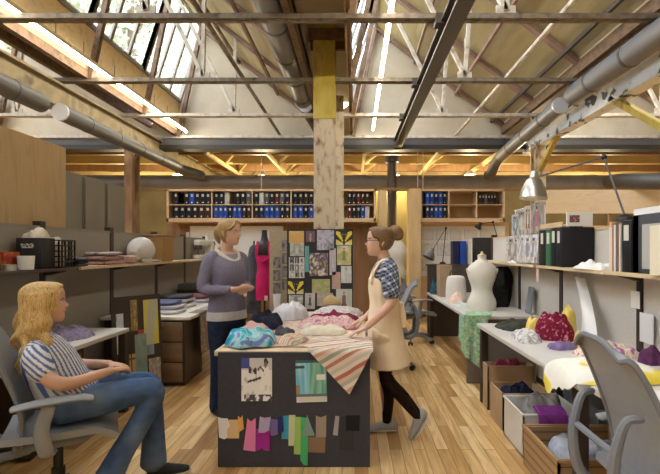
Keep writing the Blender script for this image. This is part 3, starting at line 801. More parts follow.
# ---- swivel chairs
def make_chair(label):
    o = thing('office_chair', label, 'chair', (0, 0, 0))
    # seat, faces +x
    m = MB()
    def seat(u, v):
        x = -.23 + .50 * v; y = (u - .5) * .48 * (1 - .10 * abs(2 * v - 1) ** 3 - .08 * (1 - v))
        z = .462 + .008 * (2 * u - 1) ** 2 - .055 * max(0, v - .78) / .22 * max(0, v - .78) / .22 + .004 * (1 - v)
        return (x, y, z)
    m.grid(14, 14, seat, .035); part('seat', m, M_CHAIR, o)
    m = MB(); m.box((-.02, 0, .425), (.34, .30, .05), None, .02); m.box((.0, 0, .395), (.2, .16, .05), None, .02); part('seat_pan', m, M_CHAIRD, o)
    prof = crs([(-.20, .43), (-.175, .56), (-.195, .70), (-.26, .88), (-.33, 1.03), (-.36, 1.085)], 4)
    def back(u, v):
        k = v * (len(prof) - 1); i = min(int(k), len(prof) - 2); f = k - i
        x = prof[i][0] * (1 - f) + prof[i + 1][0] * f; z = prof[i][1] * (1 - f) + prof[i + 1][1] * f
        wd = .220 - .055 * max(0, (v - .45) / .55) ** 1.6 - .07 * max(0, .25 - v) / .25
        s = 2 * u - 1
        dz = -.055 * max(0, abs(s) - .35) ** 1.5 * max(0, v - .75) / .25 * 2.2
        return (x + .045 * s * s * (1 - .5 * v), wd * s, z + dz)
    m = MB(); m.grid(16, 26, back, -.014); bk = part('backrest', m, M_CHAIR, o)
    rim = [back(0, v / 14) for v in range(15)] + [back(u / 8, 1) for u in range(1, 8)] + [back(1, 1 - v / 14) for v in range(15)]
    m = MB(); m.limb(rim, .013, 8, n=2); part('back_frame', m, M_CHAIRD, bk)
    m = MB()
    for s in (-1, 1):
        m.limb([(-.12, .10 * s, .40), (-.26, .13 * s, .40), (-.335, .15 * s, .46), (-.355, .16 * s, .62), (-.315, .165 * s, .78), (-.255, .175 * s, .80)], [.022, .024, .024, .022, .018, .014], 8)
    m.limb([(-.345, -.16, .66), (-.325, 0, .64), (-.345, .16, .66)], .015, 8)
    part('back_support', m, M_CHAIRD, o)
    for s in (-1, 1):
        m = MB(); m.limb([(-.02, .20 * s, .41), (-.03, .275 * s, .43), (-.05, .285 * s, .55), (-.02, .28 * s, .665)], [(.032, .018), (.034, .016), (.034, .016), (.03, .016)], 10, ref=(1, 0, 0))
        a = part('arm_post', m, M_CHAIR, o)
        m = MB(); m.limb([(-.17, .275 * s, .675), (-.05, .275 * s, .688), (.10, .27 * s, .688), (.17, .265 * s, .675)], [(.034, .014), (.044, .017), (.044, .017), (.034, .013)], 12, ref=(0, 1, 0))
        part('armrest', m, M_CHAIR, o)
    m = MB(); m.cyl((0, 0, .12), (0, 0, .38), .024, 14); m.cyl((0, 0, .10), (0, 0, .24), .034, 14); part('gas_column', m, M_BLACK, o)
    m = MB(); m.cyl((0, 0, .085), (0, 0, .14), .05, 16)
    for q in range(5):
        a = q * 2 * math.pi / 5 + .3; m.limb([(.03 * math.cos(a), .03 * math.sin(a), .115), (.17 * math.cos(a), .17 * math.sin(a), .105), (.315 * math.cos(a), .315 * math.sin(a), .075)], [(.03, .02), (.026, .018), (.018, .012)], 8)
    part('star_base', m, M_CHAIRD, o)
    for q in range(5):
        a = q * 2 * math.pi / 5 + .3; c = Vector((.31 * math.cos(a), .31 * math.sin(a), .03)); t = Vector((-math.sin(a), math.cos(a), 0))
        m = MB()
        for s in (-1, 1): m.cyl(c + t * .012 * s, c + t * .032 * s, .03, 12)
        m.cyl(c + Vector((0, 0, .01)), c + Vector((0, 0, .055)), .008, 8); m.cyl(c - t * .03, c + t * .03, .008, 8)
        part('caster', m, M_BLACK, o)
    return o
ch0 = make_chair('blue-grey office chair under the seated woman in stripes')
ch0.location = (-1.655, 2.455, 0); ch0.rotation_euler = (0, 0, R(30))
ch1 = dup(ch0, (1.355, 1.86, 0), R(0), 'blue-grey office chair seen from behind at the nearest right desk')
for c_ in ch1.children:
    if c_.name.startswith(('armrest', 'arm_post')): c_.location.z -= .035
dup(ch0, (.93, 6.95, 0), R(20), 'grey office chair facing the far desk with fabric on it')
dup(ch0, (.40, 5.42, 0), R(178), 'office chair partly hidden behind the standing woman in tan dress')

# ---- cutting table with pin-up front board
M_SLATE = noisy('slate_board', [(.042, .042, .056), (.050, .050, .066)], 50, .8)
o = thing('cutting_table', 'large cutting table covered in heaped fabrics', 'table', (-.43, 3.9, 0))
m = MB(); m.span((-.95, 2.965, .735), (.085, 4.86, .77), .005); part('tabletop', m, noisy('pale_maple_top', [(.62, .47, .30), (.70, .55, .37)], 4, .5, stretch=(4, .5, 1)), o)
for x in (-.89, .03):
    for y in (3.04, 4.78):
        m = MB(); m.span((x - .035, y - .035, 0), (x + .035, y + .035, .735)); part('leg', m, M_BROWN, o, smooth=False)
m = MB()
for a, b in (((-.89, 3.04), (.03, 3.04)), ((-.89, 4.78), (.03, 4.78)), ((-.89, 3.04), (-.89, 4.78)), ((.03, 3.04), (.03, 4.78))): m.bar((a[0], a[1], .69), (b[0], b[1], .69), .03, .09)
part('apron', m, M_BROWN, o, smooth=False)
m = MB(); m.span((-.915, 2.935, .002), (.10, 2.96, .765)); solo('pin_board', m, M_SLATE, 'dark slate board standing across the front of the cutting table', 'board', smooth=False)
# ================================================================== PROPS
V = vcol('printed', .55); VC = vcol('printed_cloth', .9)
M_PAPER = plain('white_paper', (.74, .74, .73), .8)
M_CREAMP = plain('cream_paper', (.72, .66, .50), .8)
M_STEELG = plain('brushed_steel', (.50, .48, .44), .3, .9)
def mix(a, b, t): return tuple(x + (y - x) * t for x, y in zip(a, b))

# ---- picture motifs (generic)
def figure(bg, dress, hair=(.06, .04, .03), bg2=None, seed=0, two=False, skin=(.55, .38, .29)):
    def f(u, v):
        c = mix(bg, bg2 or bg, min(1, max(0, .5 + 1.3 * nz(u * 3 + seed, v * 3, seed))))
        for k, cx_ in enumerate((.5,) if not two else (.32, .68)):
            x = u - cx_; w = .6 if two else 1.
            if abs(x) < (.09 + .16 * max(0, .68 - v)) * w and .22 < v < .72: c = mix(dress, tuple(q * .7 for q in dress), .5 + .5 * nz(u * 9 + seed, v * 4))
            if abs(x) < .07 * w and .06 < v <= .22: c = skin
            if x * x / w / w + (v - .78) ** 2 < .006: c = skin
            if x * x / w / w + (v - .82) ** 2 < .005 and v > .8: c = hair
        return c
    return f
def moth(a=(.72, .60, .06), b=(.03, .025, .02), g=(.62, .62, .55)):
    def f(u, v):
        x, y = abs(u - .5) * 2, v
        if y > .92 - .25 * (1 - x) ** 2 and x > .1: return b
        ang = math.atan2(y - .1, x + .02)
        if x < .07: return b
        if y < .12: return g
        return a if math.sin(ang * 9 + 1.) > -.25 else b
    return f
def sst01(t): return t * t * (3 - 2 * t)
def collage(seed, nu=3, nv=3):
    r = random.Random(seed); fs = [[figure((g, g, g * .97), (h_, h_, h_), seed=seed + q, bg2=(g * .5, g * .5, g * .5)) for q, (g, h_) in enumerate([(r.choice((.75, .68, .35, .15)), r.choice((.05, .7, .3))) for _ in range(nu)])] for _ in range(nv)]
    return lambda u, v: (.74, .74, .72) if (u * nu) % 1 < .07 or (v * nv) % 1 < .06 else fs[min(nv - 1, int(v * nv))][min(nu - 1, int(u * nu))]((u * nu) % 1, (v * nv) % 1)
def blots(cols, sc=4., seed=0):
    sc *= .55
    def f(u, v):
        k = (nz(u * sc + seed, v * sc, seed) + 1) * .5 + .35 * nz(u * sc * 2.7 + seed, v * sc * 2.7, 9.)
        k = max(0, min(.999, k)) * (len(cols) - 1); i = int(k)
        return mix(cols[i], cols[i + 1], sst01(k - i))
    return f
def stripes(cols, n, ang=0.):
    ca, sa = math.cos(ang), math.sin(ang)
    return lambda u, v: cols[int(math.floor((u * ca + v * sa) * n)) % len(cols)]
X, Y, Z = Vector((1, 0, 0)), Vector((0, 1, 0)), Vector((0, 0, 1))
def pinned(name, label, w, h, paint, c, right=X, up=Z, group=None, cat='picture', nu=18, nv=22):
    return solo(name, picture(w, h, paint, c, right, up, nu, nv), V, label, cat, group, smooth=False)
def at(x0, y0, x1, y1, d):
    a, b = W(x0, y0, d), W(x1, y1, d); return (a + b) / 2, b.x - a.x, a.z - b.z

# ---- front board: two photographs and a row of fabric swatches
def p_bw(u, v):
    c = (.80, .80, .81)
    if u < .27 and v > .76: return (.05, .08, .32)
    if v > .72: c = (.60, .60, .62)
    if u < .5 and nz(u * 7, v * 5, 2.) > .22: c = (.55, .55, .58)
    if abs(u - .78) < .10 + .16 * (.85 - v) and .17 < v < .80: c = (.84, .84, .82) if nz(u * 14, v * 5) > -.35 else (.66, .66, .66)
    if (u - .80) ** 2 + (v - .90) ** 2 * .5 < .005: c = (.03, .03, .03)
    if (u - .79) ** 2 + (v - .84) ** 2 * .5 < .0025: c = (.20, .16, .14)
    if abs(v - .50 - .22 * (u - .45)) < .028 and .22 < u < .66: c = (.06, .05, .055)
    if abs(v - .80 + .9 * abs(u - .62)) < .03 and .52 < u < .75: c = (.10, .08, .08)
    for q, w in ((.28, .72), (.45, .70)):
        if (u - q) ** 2 + (v - w) ** 2 * .6 < .0035: c = (.05, .04, .04)
    if v < .15 and nz(u * 7, v * 9, 4.) > -.02 and u > .08: c = (.08, .07, .09)
    return c
def p_rack(u, v):
    if v < .12: return (.60, .58, .55) if v > .03 else (.70, .69, .68)
    if v < .19: return (.12, .16, .20)
    if v > .93: return (.05, .14, .18)
    if .68 < u < .97 and .52 < v < .66: return (.78, .80, .78)
    if u < .30 and .80 < v < .86: return (.03, .06, .08)
    if u < .12 and v < .42: return (.34, .24, .12)
    k = nz(u * 11, v * 1.6, 1.)
    if u < .45: return mix((.10, .42, .62), (.34, .66, .76), .5 + k)
    return mix((.08, .34, .26), (.34, .60, .48), .5 + k)
c, w, h = at(241.5, 358, 272, 401, 2.93); pinned('pinned_picture', 'photo of a person in white dress pinned on the slate front board', w, h, p_bw, c, group='photographs on the slate board', nu=34, nv=46)
c, w, h = at(296, 360, 326.5, 402, 2.93); pinned('pinned_picture', 'photo of blue and green garments on a rail pinned on slate board', w, h, p_rack, c, Vector((1, 0, .03)), Vector((-.03, 0, 1)), group='photographs on the slate board', nu=34, nv=46)
SW = [('white', 'white top shaped', (.74, .73, .72), [(50, 105), (66, 110), (88, 110), (97, 140), (88, 150), (86, 185), (75, 191), (55, 183)]),
 ('tan', 'tan square', (.66, .49, .27), [(92, 115), (135, 115), (132, 187), (86, 187)]),
 ('orange', 'small orange pointed', (.72, .42, .10), [(128, 100), (138, 108), (146, 98), (151, 150), (128, 166)]),
 ('pink', 'long pink dress shaped', (.70, .22, .44), [(165, 110), (178, 122), (197, 108), (196, 238), (149, 232)]),
 ('magenta', 'magenta trousers shaped', (.36, .02, .30), [(198, 150), (255, 152), (252, 236), (226, 232), (222, 222), (212, 232), (199, 235)]),
 ('lilac', 'pale lilac top shaped', (.42, .36, .56), [(213, 102), (230, 108), (255, 104), (258, 150), (230, 166), (207, 165)]),
 ('violet', 'dusky violet', (.16, .12, .34), [(254, 112), (282, 114), (283, 172), (258, 178), (248, 160)]),
 ('navy', 'navy blue', (.025, .035, .17), [(275, 106), (302, 102), (306, 160), (278, 166)]),
 ('cyan', 'bright cyan', (.05, .32, .52), [(300, 101), (328, 98), (326, 190), (297, 189)]),
 ('pale_green', 'pale yellow-green', (.56, .62, .36), [(326, 97), (351, 97), (348, 190), (344, 216), (324, 215)]),
 ('lime', 'long lime green', (.34, .52, .14), [(348, 104), (376, 105), (374, 250), (345, 248)]),
 ('green', 'longest emerald green', (.06, .45, .16), [(372, 105), (401, 108), (398, 292), (384, 291), (370, 272)]),
 ('teal_grey', 'teal-grey triangular', (.20, .32, .30), [(396, 95), (426, 176), (377, 179)]),
 ('taupe', 'taupe waistcoat shaped', (.33, .28, .22), [(430, 98), (448, 106), (471, 98), (470, 182), (430, 184)]),
 ('brown', 'brown square', (.24, .155, .10), [(401, 180), (468, 180), (466, 243), (400, 241)]),
 ('grey', 'narrow pale grey', (.36, .36, .40), [(506, 100), (521, 102), (515, 176), (496, 174)]),
 ('charcoal', 'charcoal long', (.035, .035, .042), [(523, 104), (560, 106), (577, 150), (575, 236), (521, 231)]),
 ('black', 'black square', (.004, .004, .005), [(546, 98), (601, 98), (599, 158), (547, 157)])]
for k, (nm, lb, colr, poly) in enumerate(SW):
    layer = {'brown': 0, 'charcoal': 0, 'magenta': 0, 'tan': 0, 'white': 1, 'orange': 2, 'pink': 1, 'lilac': 1, 'violet': 2, 'navy': 1, 'cyan': 0, 'pale_green': 1, 'lime': 0, 'green': 1, 'teal_grey': 2, 'taupe': 1, 'grey': 1, 'black': 1}[nm]
    y = 2.933 - .0035 * layer
    m = MB(); m.prism([W(205 + a / 3.88, 390 + b / 3.88, y) for a, b in poly], (0, -.003, 0))
    solo('hanging_swatch', m, plain('swatch_' + nm, colr, .9), lb + ' fabric swatch pinned on the slate front board', 'fabric', 'garment swatches along the slate board', smooth=False)

# ---- fabrics on the cutting table
def cl(name, cols, sc=9, **k): return noisy(name, cols, sc, .92, spec=.1, **k)
M_TIE = cl('tie_dye_blue', [(.03, .20, .42), (.05, .42, .52), (.40, .62, .62), (.16, .17, .50), (.08, .42, .40)], 7, detail=3, pos=[.32, .42, .5, .58, .68], dist=.8)
M_NAVYC = cl('navy_cloth', [(.012, .014, .03), (.03, .032, .06)])
M_PINKC = cl('dusty_pink_cloth', [(.50, .30, .28), (.60, .42, .37)])
M_SHEER = cl('white_sheer', [(.72, .72, .75), (.60, .61, .66)], 6)
M_MAROON = cl('maroon_cloth', [(.20, .02, .05), (.28, .05, .08)])
M_PRINT = cl('grey_print', [(.66, .62, .56), (.30, .27, .27), (.70, .66, .60), (.45, .25, .26)], 26, pos=[.4, .48, .55, .66], detail=2)
M_FLOR = cl('pink_floral', [(.60, .52, .47), (.55, .22, .25), (.66, .50, .46), (.40, .14, .20)], 16, pos=[.40, .48, .56, .66], detail=2)
M_LACE = cl('cream_lace', [(.74, .69, .56), (.66, .60, .46)], 40)
M_STRH = noisy('fine_stripe_cloth', [(.66, .55, .44), (.50, .17, .13), (.68, .60, .48), (.30, .34, .22), (.66, .50, .40)], 6, .92, kind='wave', dist=1.5, rot=(0, 0, R(35)), spec=.1)
M_GREYC = cl('dark_grey_cloth', [(.05, .05, .06), (.11, .11, .12)])
TG = 'fabrics heaped on the cutting table'
m = MB(); m.grid(30, 44, lambda u, v: (-.925 + .98 * u + .01 * math.sin(v * 20), 3.06 + 1.72 * v + .008 * math.sin(u * 17), .7805 + .0035 * nz(u * 8, v * 12, 2.)), .005)
solo('spread_cloth', m, cl('blush_print', [(.56, .42, .34), (.66, .54, .44), (.52, .34, .28), (.68, .60, .50)], 9, detail=3, pos=[.38, .48, .56, .64]), 'blush printed cloth spread flat over the cutting table top', 'fabric')
zt = .785
def hp(name, m, lab, c, sx, sy, h, seed, group=TG, cat='fabric', **k): return solo(name, heap(c, sx, sy, h, seed, **k), m, lab, cat, group)
hp('fabric_heap', M_TIE, 'crumpled blue and turquoise tie-dyed cloth on the cutting table corner', (-.755, 3.165, zt), .37, .34, .115, 1.3, amp=.5)
hp('fabric_heap', M_PINKC, 'dusty pink folded cloth behind the blue tie-dyed cloth', (-.80, 3.49, zt), .27, .22, .09, 2.7)
hp('fabric_heap', M_NAVYC, 'dark navy cloth heap before the woman in purple sweater', (-.79, 3.86, zt), .29, .42, .14, 3.1)
hp('fabric_heap', M_SHEER, 'white sheer cloth heap at the back of the cutting table', (-.64, 4.36, zt), .34, .42, .15, 4.2, amp=.35)
hp('fabric_heap', M_GREYC, 'small dark grey cloth roll beside the tie-dyed cloth', (-.56, 3.50, zt), .15, .16, .06, 5.1)
hp('fabric_heap', M_MAROON, 'maroon cloth under the floral fabrics on the cutting table', (-.20, 4.16, zt), .46, .18, .085, 6.4)
hp('fabric_heap', M_PRINT, 'grey and white printed cloth at the back of the cutting table', (-.18, 4.56, zt), .48, .46, .09, 7.7, amp=.4)
hp('fabric_heap', M_FLOR, 'pink floral crumpled cloth in the middle of the cutting table', (-.22, 3.84, zt), .52, .34, .09, 8.5, amp=.45)
hp('fabric_heap', M_LACE, 'cream lace cloth beside the leaning woman\'s hand', (-.25, 3.53, zt), .36, .19, .075, 9.2)
hp('fabric_heap', M_STRH, 'crumpled red striped cloth between lace and tie-dyed cloth', (-.455, 3.22, zt), .20, .26, .055, 10.6)
# striped cloth falling over the front edge
SCOL = [(.66, .58, .47), (.48, .19, .13), (.68, .61, .52), (.30, .33, .24), (.66, .55, .44), (.58, .33, .24), (.70, .65, .56), (.42, .42, .36), (.64, .50, .40), (.45, .15, .11), (.70, .64, .54), (.55, .50, .42)]
mb = MB()
def drape(u, v):
    x = -.315 + .435 * u
    peak = max(.02, (.30 - .30 * abs(u - .64) / (.64 if u < .64 else .36) * 1.))
    L = .36 + peak; s = v * L
    if s < .36:
        zz = .797 + .010 * abs(nz(x * 14, s * 12, 2.)) + .016 * max(0, nz(x * 6 + s * 6, s * 3, 7.)) - .006 * (s / .36)
        return (x, 3.275 - s - .004, zz)
    q = s - .36
    r_ = min(q, .02); return (x, 2.913 - .6 * r_ - .006 * nz(x * 12, q * 5, 3.), .792 - max(0, q - .004))
def dcol(u, v):
    p = drape(u, v); a = p[0]; b = p[2] - (0 if v > .6 else 0) + (p[1] - 2.92 if p[1] > 2.92 else 0)
    k = (-.52 * a + .86 * b) * 62
    return SCOL[int(math.floor(k)) % len(SCOL)]
mb.grid(44, 60, drape, .004)
def stripe_mat():
    m, nt, b = newmat('wide_stripe_cloth'); N, L = nt.nodes, nt.links
    tc = N.new('ShaderNodeTexCoord'); dp = N.new('ShaderNodeVectorMath'); dp.operation = 'DOT_PRODUCT'; dp.inputs[1].default_value = (-.50, .84, .84)
    L.new(tc.outputs['Object'], dp.inputs[0])
    mu = N.new('ShaderNodeMath'); mu.operation = 'MULTIPLY'; mu.inputs[1].default_value = 3.4; L.new(dp.outputs['Value'], mu.inputs[0])
    fr = N.new('ShaderNodeMath'); fr.operation = 'FRACT'; L.new(mu.outputs[0], fr.inputs[0])
    rp_ = N.new('ShaderNodeValToRGB'); rp_.color_ramp.interpolation = 'CONSTANT'; el = rp_.color_ramp.elements
    while len(el) < len(SCOL): el.new(.5)
    for k, c in enumerate(SCOL): el[k].position = k / len(SCOL); el[k].color = (*c, 1)
    L.new(fr.outputs[0], rp_.inputs['Fac']); L.new(rp_.outputs[0], b.inputs['Base Color']); b.inputs['Roughness'].default_value = .9
    return m
solo('striped_cloth', mb, stripe_mat(), 'cream cloth with red and green stripes hanging over the table front', 'fabric')

# ---- pin-up boards behind the table
def standing_board(name, label, x0, x1, y, z1, m_, lean=.0):
    mb = MB(); mb.span((x0, y, .002), (x1, y + .022, z1)); return solo(name, mb, m_, label, 'board', smooth=False)
YB = 5.12
standing_board('inspiration_board', 'dark board covered in pinned pictures standing behind the cutting table', px(287, YB), px(353, YB), YB, CAMZ + 21 * YB / F, plain('black_foam_board', (.03, .03, .032), .8))
def bp(x0, y0, x1, y1, paint, lab, d=YB, layer=0, **k):
    c, w, h = at(x0, y0, x1, y1, d - .004 - .004 * layer)
    pinned('pinned_picture', lab, w, h, paint, c, group='pictures pinned on the dark inspiration board', **k)
G0 = (.45, .47, .45)
bp(289, 231, 304, 243, blots([(.70, .32, .05), (.62, .40, .12), (.74, .45, .16)], 3, 1), 'orange picture at top of the inspiration board')
bp(290, 243, 304, 256, figure((.55, .56, .50), (.25, .42, .36), bg2=(.36, .36, .33), seed=2, two=True), 'picture of two people in green under the orange picture')
bp(306, 231, 315, 242, figure((.16, .10, .12), (.45, .30, .36), seed=3), 'small dark portrait beside the orange picture')
bp(317, 230, 334, 250, blots([(.12, .12, .17), (.30, .30, .40), (.52, .52, .62), (.18, .16, .2)], 4, 4), 'grey-violet picture at top centre of the inspiration board')
bp(336, 230, 352, 245, moth(), 'yellow and black wing picture at the board\'s top corner')
bp(337, 245.5, 351, 265, figure((.66, .60, .42), (.30, .30, .12), bg2=(.42, .42, .12), seed=5), 'picture of a dancer on yellow below the wing picture')
bp(289, 257, 304.5, 278, collage(6), 'black and white collage at the edge of the inspiration board', nu=24, nv=32)
bp(305, 246, 309, 272, blots([(.10, .34, .34), (.16, .44, .42)], 4, 7), 'narrow teal strip beside the black and white collage')
bp(309.5, 253, 328, 276, blots([(.62, .56, .36), (.50, .40, .10), (.10, .06, .14), (.66, .60, .46), (.40, .36, .10)], 5, 8), 'large picture of yellow flowers in the board centre', layer=1, nu=24, nv=28)
bp(329.5, 248, 336, 275, blots([(.62, .56, .60), (.50, .44, .50), (.70, .66, .68)], 3, 9), 'narrow pale pink strip beside the flower picture')
bp(341, 266, 351.5, 283, figure((.50, .54, .56), (.64, .64, .64), bg2=(.66, .66, .64), seed=10), 'pale picture of a figure in white below the dancer')
bp(332, 272, 340.5, 289, blots([(.62, .30, .24), (.50, .36, .30), (.66, .24, .18)], 3, 11), 'coral-red cutting beside the pale figure picture')
bp(288, 280, 303.5, 294, moth(), 'yellow and black wing picture low on the board')
bp(312, 279, 330, 293, blots([(.16, .22, .06), (.34, .40, .14), (.52, .44, .26), (.20, .28, .09)], 5, 12), 'green garden picture below the flower picture')
bp(289, 295, 303, 310, collage(13, 1, 2), 'black and white picture at the board\'s lower corner')
bp(305, 293, 315, 309, figure((.62, .58, .58), (.14, .12, .12), seed=14, bg2=(.5, .5, .5)), 'portrait of a figure in black low on the board')
bp(317, 293, 333, 306, blots([(.64, .58, .50), (.46, .40, .36), (.68, .64, .6)], 4, 15), 'beige picture behind the tan straw pouch')
bp(336, 289, 352, 312, figure((.52, .54, .46), (.34, .16, .12), bg2=(.62, .62, .58), seed=16), 'picture of a figure in brown at the board\'s lower right')
mb = MB()
mb.limb([W(331, 304, YB - .05), W(331, 301, YB - .05), W(331, 298, YB - .05), W(331, 295.5, YB - .05)], [(.10, .022), (.095, .02), (.07, .016), (.03, .01)], 16, ref=(1, 0, 0))
solo('hanging_pouch', mb, cl('straw', [(.60, .44, .20), (.68, .52, .28)], 40), 'rounded tan straw pouch hung low on the inspiration board', 'pouch')
YC = 5.42
standing_board('cork_board', 'tan board with small photos standing left of the inspiration board', px(269.5, YC), px(292, YC), YC, CAMZ + 19 * YC / F, cl('cork', [(.38, .31, .21), (.46, .38, .27)], 60))
q = 0
for r_, yy in enumerate((244, 257, 270, 283)):
    for xx in (273.2, 282):
        q += 1
        if q == 1: continue
        c, w, h = at(xx, yy - (4 if xx > 280 else 0), xx + 7.3, yy + 11 - (4 if xx > 280 else 0), YC - .004)
        pinned('pinned_picture', 'small dark photo on the tan board, %s row, %s column' % (ORD[r_], 'outer' if xx < 280 else 'inner'), w, h, figure((.10, .09, .09), (.34, .30, .28), bg2=(.28, .24, .22), seed=20 + q), c, group='small dark photos on the tan board', nu=9, nv=14)
mb = MB(); mb.lathe([(.0, 0), (.030, 0), (.042, .19), (.040, .19), (.029, .004)], (px(277, 4.74), 4.74, zt), 18); solo('paper_cup', mb, M_PAPER, 'tall white paper cup on the back edge of the cutting table', 'cup')
# dress form with the red dress
xd, yd = px(264.5, 5.75), 5.75
o = thing('dress_form', 'black slim dress form on a stand wearing the red dress', 'dress form', (xd, yd, 0))
m = MB(); m.rings([(xd, yd, .98, .10, .085), (xd, yd, 1.08, .105, .09), (xd, yd, 1.22, .078, .065), (xd, yd, 1.40, .10, .085), (xd, yd, 1.52, .098, .07), (xd, yd, 1.58, .05, .04), (xd, yd, 1.66, .036, .034), (xd, yd, 1.71, .034, .032)], 20); part('torso', m, M_BLACK, o)
m = MB(); m.cyl((xd, yd, .03), (xd, yd, .99), .014, 10); part('pole', m, M_BLACK, o)
m = MB(); m.lathe([(0, 0), (.18, 0), (.17, .03), (0, .035)], (xd, yd, 0), 20); part('base', m, M_BLACK, o)
m = MB(); m.rings([(xd, yd - .0, .80, .112, .095), (xd, yd, .95, .112, .098), (xd, yd, 1.08, .112, .098), (xd, yd, 1.22, .094, .082), (xd, yd, 1.38, .118, .104)], 28, cap=False, wob=lambda a, z: .012 * math.sin(a * 9) * max(0, 1.25 - z))
for s in (-1, 1): m.limb([(xd + s * .085, yd - .092, 1.37), (xd + s * .08, yd - .094, 1.46), (xd + s * .072, yd - .075, 1.56)], [(.018, .006), (.02, .006), (.014, .006)], 8, ref=(1, 0, 0))
m.limb([(xd - .09, yd - .095, 1.36), (xd, yd - .122, 1.30), (xd + .09, yd - .095, 1.36)], [(.02, .008)] * 3, 8, ref=(0, 0, 1))
o = solo('red_dress', m, cl('crimson_silk', [(.52, .015, .10), (.62, .035, .15)], 9), 'crimson sleeveless dress on the black dress form', 'dress')
m = MB(); m.box((xd + .045, yd - .125, .835), (.04, .004, .06)); part('price_tag', m, M_PAPER, o)
xk = px(254, 6.25)
m = MB(); m.rings([(xk, 6.25, .55, .10, .06), (xk, 6.25, .9, .10, .06), (xk, 6.25, 1.3, .09, .055), (xk, 6.25, 1.46, .07, .04), (xk, 6.25, 1.52, .03, .025)], 16, cap=False)
o = thing('garment_stand', 'thin stand holding a black garment behind the red dress', 'clothes stand', (xk, 6.25, 0))
n_ = MB(); n_.cyl((xk, 6.25, .02), (xk, 6.25, 1.58), .012, 8); part('pole', n_, M_BLACK, o)
n_ = MB(); n_.lathe([(0, 0), (.16, 0), (.15, .02), (0, .025)], (xk, 6.25, 0), 16); part('base', n_, M_BLACK, o)
solo('black_garment', m, M_GREYC, 'black long garment on the thin stand behind the red dress', 'garment')

# ---- back wall: white boards with sketches
def board(label, x0, y0, x1, y1, d):
    c, w, h = at(x0, y0, x1, y1, d)
    o = thing('hanging_board', label, 'board', (c.x, d, c.z - h / 2))
    m = MB(); m.span((c.x - w / 2, d, c.z - h / 2), (c.x + w / 2, d + .02, c.z + h / 2)); part('surface', m, plain('white_board', (.84, .85, .86), .35), o, smooth=False)
    return o
board('white pin-up board on the brown wall below the long bookcase', 190, 226, 283, 292, 8.96)
board('white pin-up board with sketches below the smaller bookcase', 417, 226, 505, 276, 8.96)
for k, (x, y, w, h) in enumerate(((421, 229, 13, 11), (436, 229, 12, 11), (450, 229, 12, 11), (421, 243, 13, 13), (437, 243, 14, 13), (464, 229, 13, 10), (480, 229, 16, 9), (422, 258, 12, 13))):
    c, ww, hh = at(x, y, x + w, y + h, 8.955)
    pinned('hanging_sketch', 'pale pencil sketch on the white board, %s' % ('third square from the post, top row', 'x')[1] if 0 else 'pale pencil sketch on the white board, %s' % ['top row nearest the wooden post', 'top row second from the wooden post', 'top row third from the wooden post', 'middle row nearest the wooden post', 'middle row behind the black lamp', 'top row above the navy folders', 'top row farthest from the post', 'bottom row behind the lamp head'][k],
           ww, hh, (lambda s: lambda u, v: (.55, .57, .60) if abs(nz(u * 4 + s, v * 4, s)) < .05 or min(u, v) < .05 else (.74, .75, .76))(k * 3.1), c, group='sketches on the white board', cat='sketch')
board('small white notice sheet on the brown wall by the wicker hamper', 186, 232, 189, 262, 8.96)

# ---- left shelf items
zs = 1.301
m = MB(); m.span((-2.64, 3.20, zs), (-2.56, 3.36, zs + .135)); solo('carton', m, noisy('red_gold_print', [(.32, .03, .02), (.45, .08, .03), (.50, .28, .06)], 18, .5, pos=[.42, .55, .64]), 'small red and gold carton behind the white cups', 'box', smooth=False)
m = MB(); m.lathe([(0, 0), (.05, 0), (.056, .105), (.052, .105), (.047, .004)], (-2.49, 3.33, zs), 20); solo('pot', m, M_PAPER, 'white pot in front of the red carton', 'pot')
m = MB(); m.lathe([(0, 0), (.045, 0), (.045, .045), (.0, .047)], (-2.50, 3.18, zs), 20); solo('tin', m, M_STEELG, 'low grey tin beside the white pot', 'tin')
o = thing('file_box', 'black file box with small pale label on the dark shelf', 'box', (-2.56, 3.53, zs))
m = MB(); m.span((-2.66, 3.45, zs), (-2.46, 3.61, zs + .245), .004); part('body', m, M_BLACK, o)
m = MB(); m.grid(12, 5, lambda u, v: (-2.62 + .10 * u, 3.449, zs + .165 + .035 * v), .001, lambda u, v: (.55, .55, .54) if nz(u * 7, v * 3, 2.) > -.05 else (.05, .05, .05)); part('box_label', m, V, o, smooth=False)
o = thing('wire_crate', 'black wire mesh crate holding cream cloth', 'crate', (-2.54, 3.74, zs))
m = MB(); a0, a1, b0, b1, hh = -2.66, -2.44, 3.625, 3.83, .235
for k in range(6):
    z = zs + .006 + (hh - .012) * k / 5
    for p_, q_ in (((a0, b0), (a1, b0)), ((a1, b0), (a1, b1)), ((a1, b1), (a0, b1)), ((a0, b1), (a0, b0))): m.bar((*p_, z), (*q_, z), .010)
for k in range(6):
    for (x, y) in ((a0 + (a1 - a0) * k / 5, b0), (a0 + (a1 - a0) * k / 5, b1), (a0, b0 + (b1 - b0) * k / 5), (a1, b0 + (b1 - b0) * k / 5)): m.bar((x, y, zs), (x, y, zs + hh), .010)
part('wire_mesh', m, M_BLACK, o, smooth=False)
hp('cream_cloth', cl('cream_cloth', [(.58, .52, .42), (.66, .60, .50)]), 'cream cloth bundled inside the black wire crate', (-2.55, 3.727, zs + .012), .17, .15, .27, 11.5, None, sharp=.3, amp=.35)
hp('cream_cloth', MATS['cream_cloth'], 'cream netting piled on top of the black file box', (-2.56, 3.53, zs + .246), .17, .14, .085, 12.5, None, amp=.7)
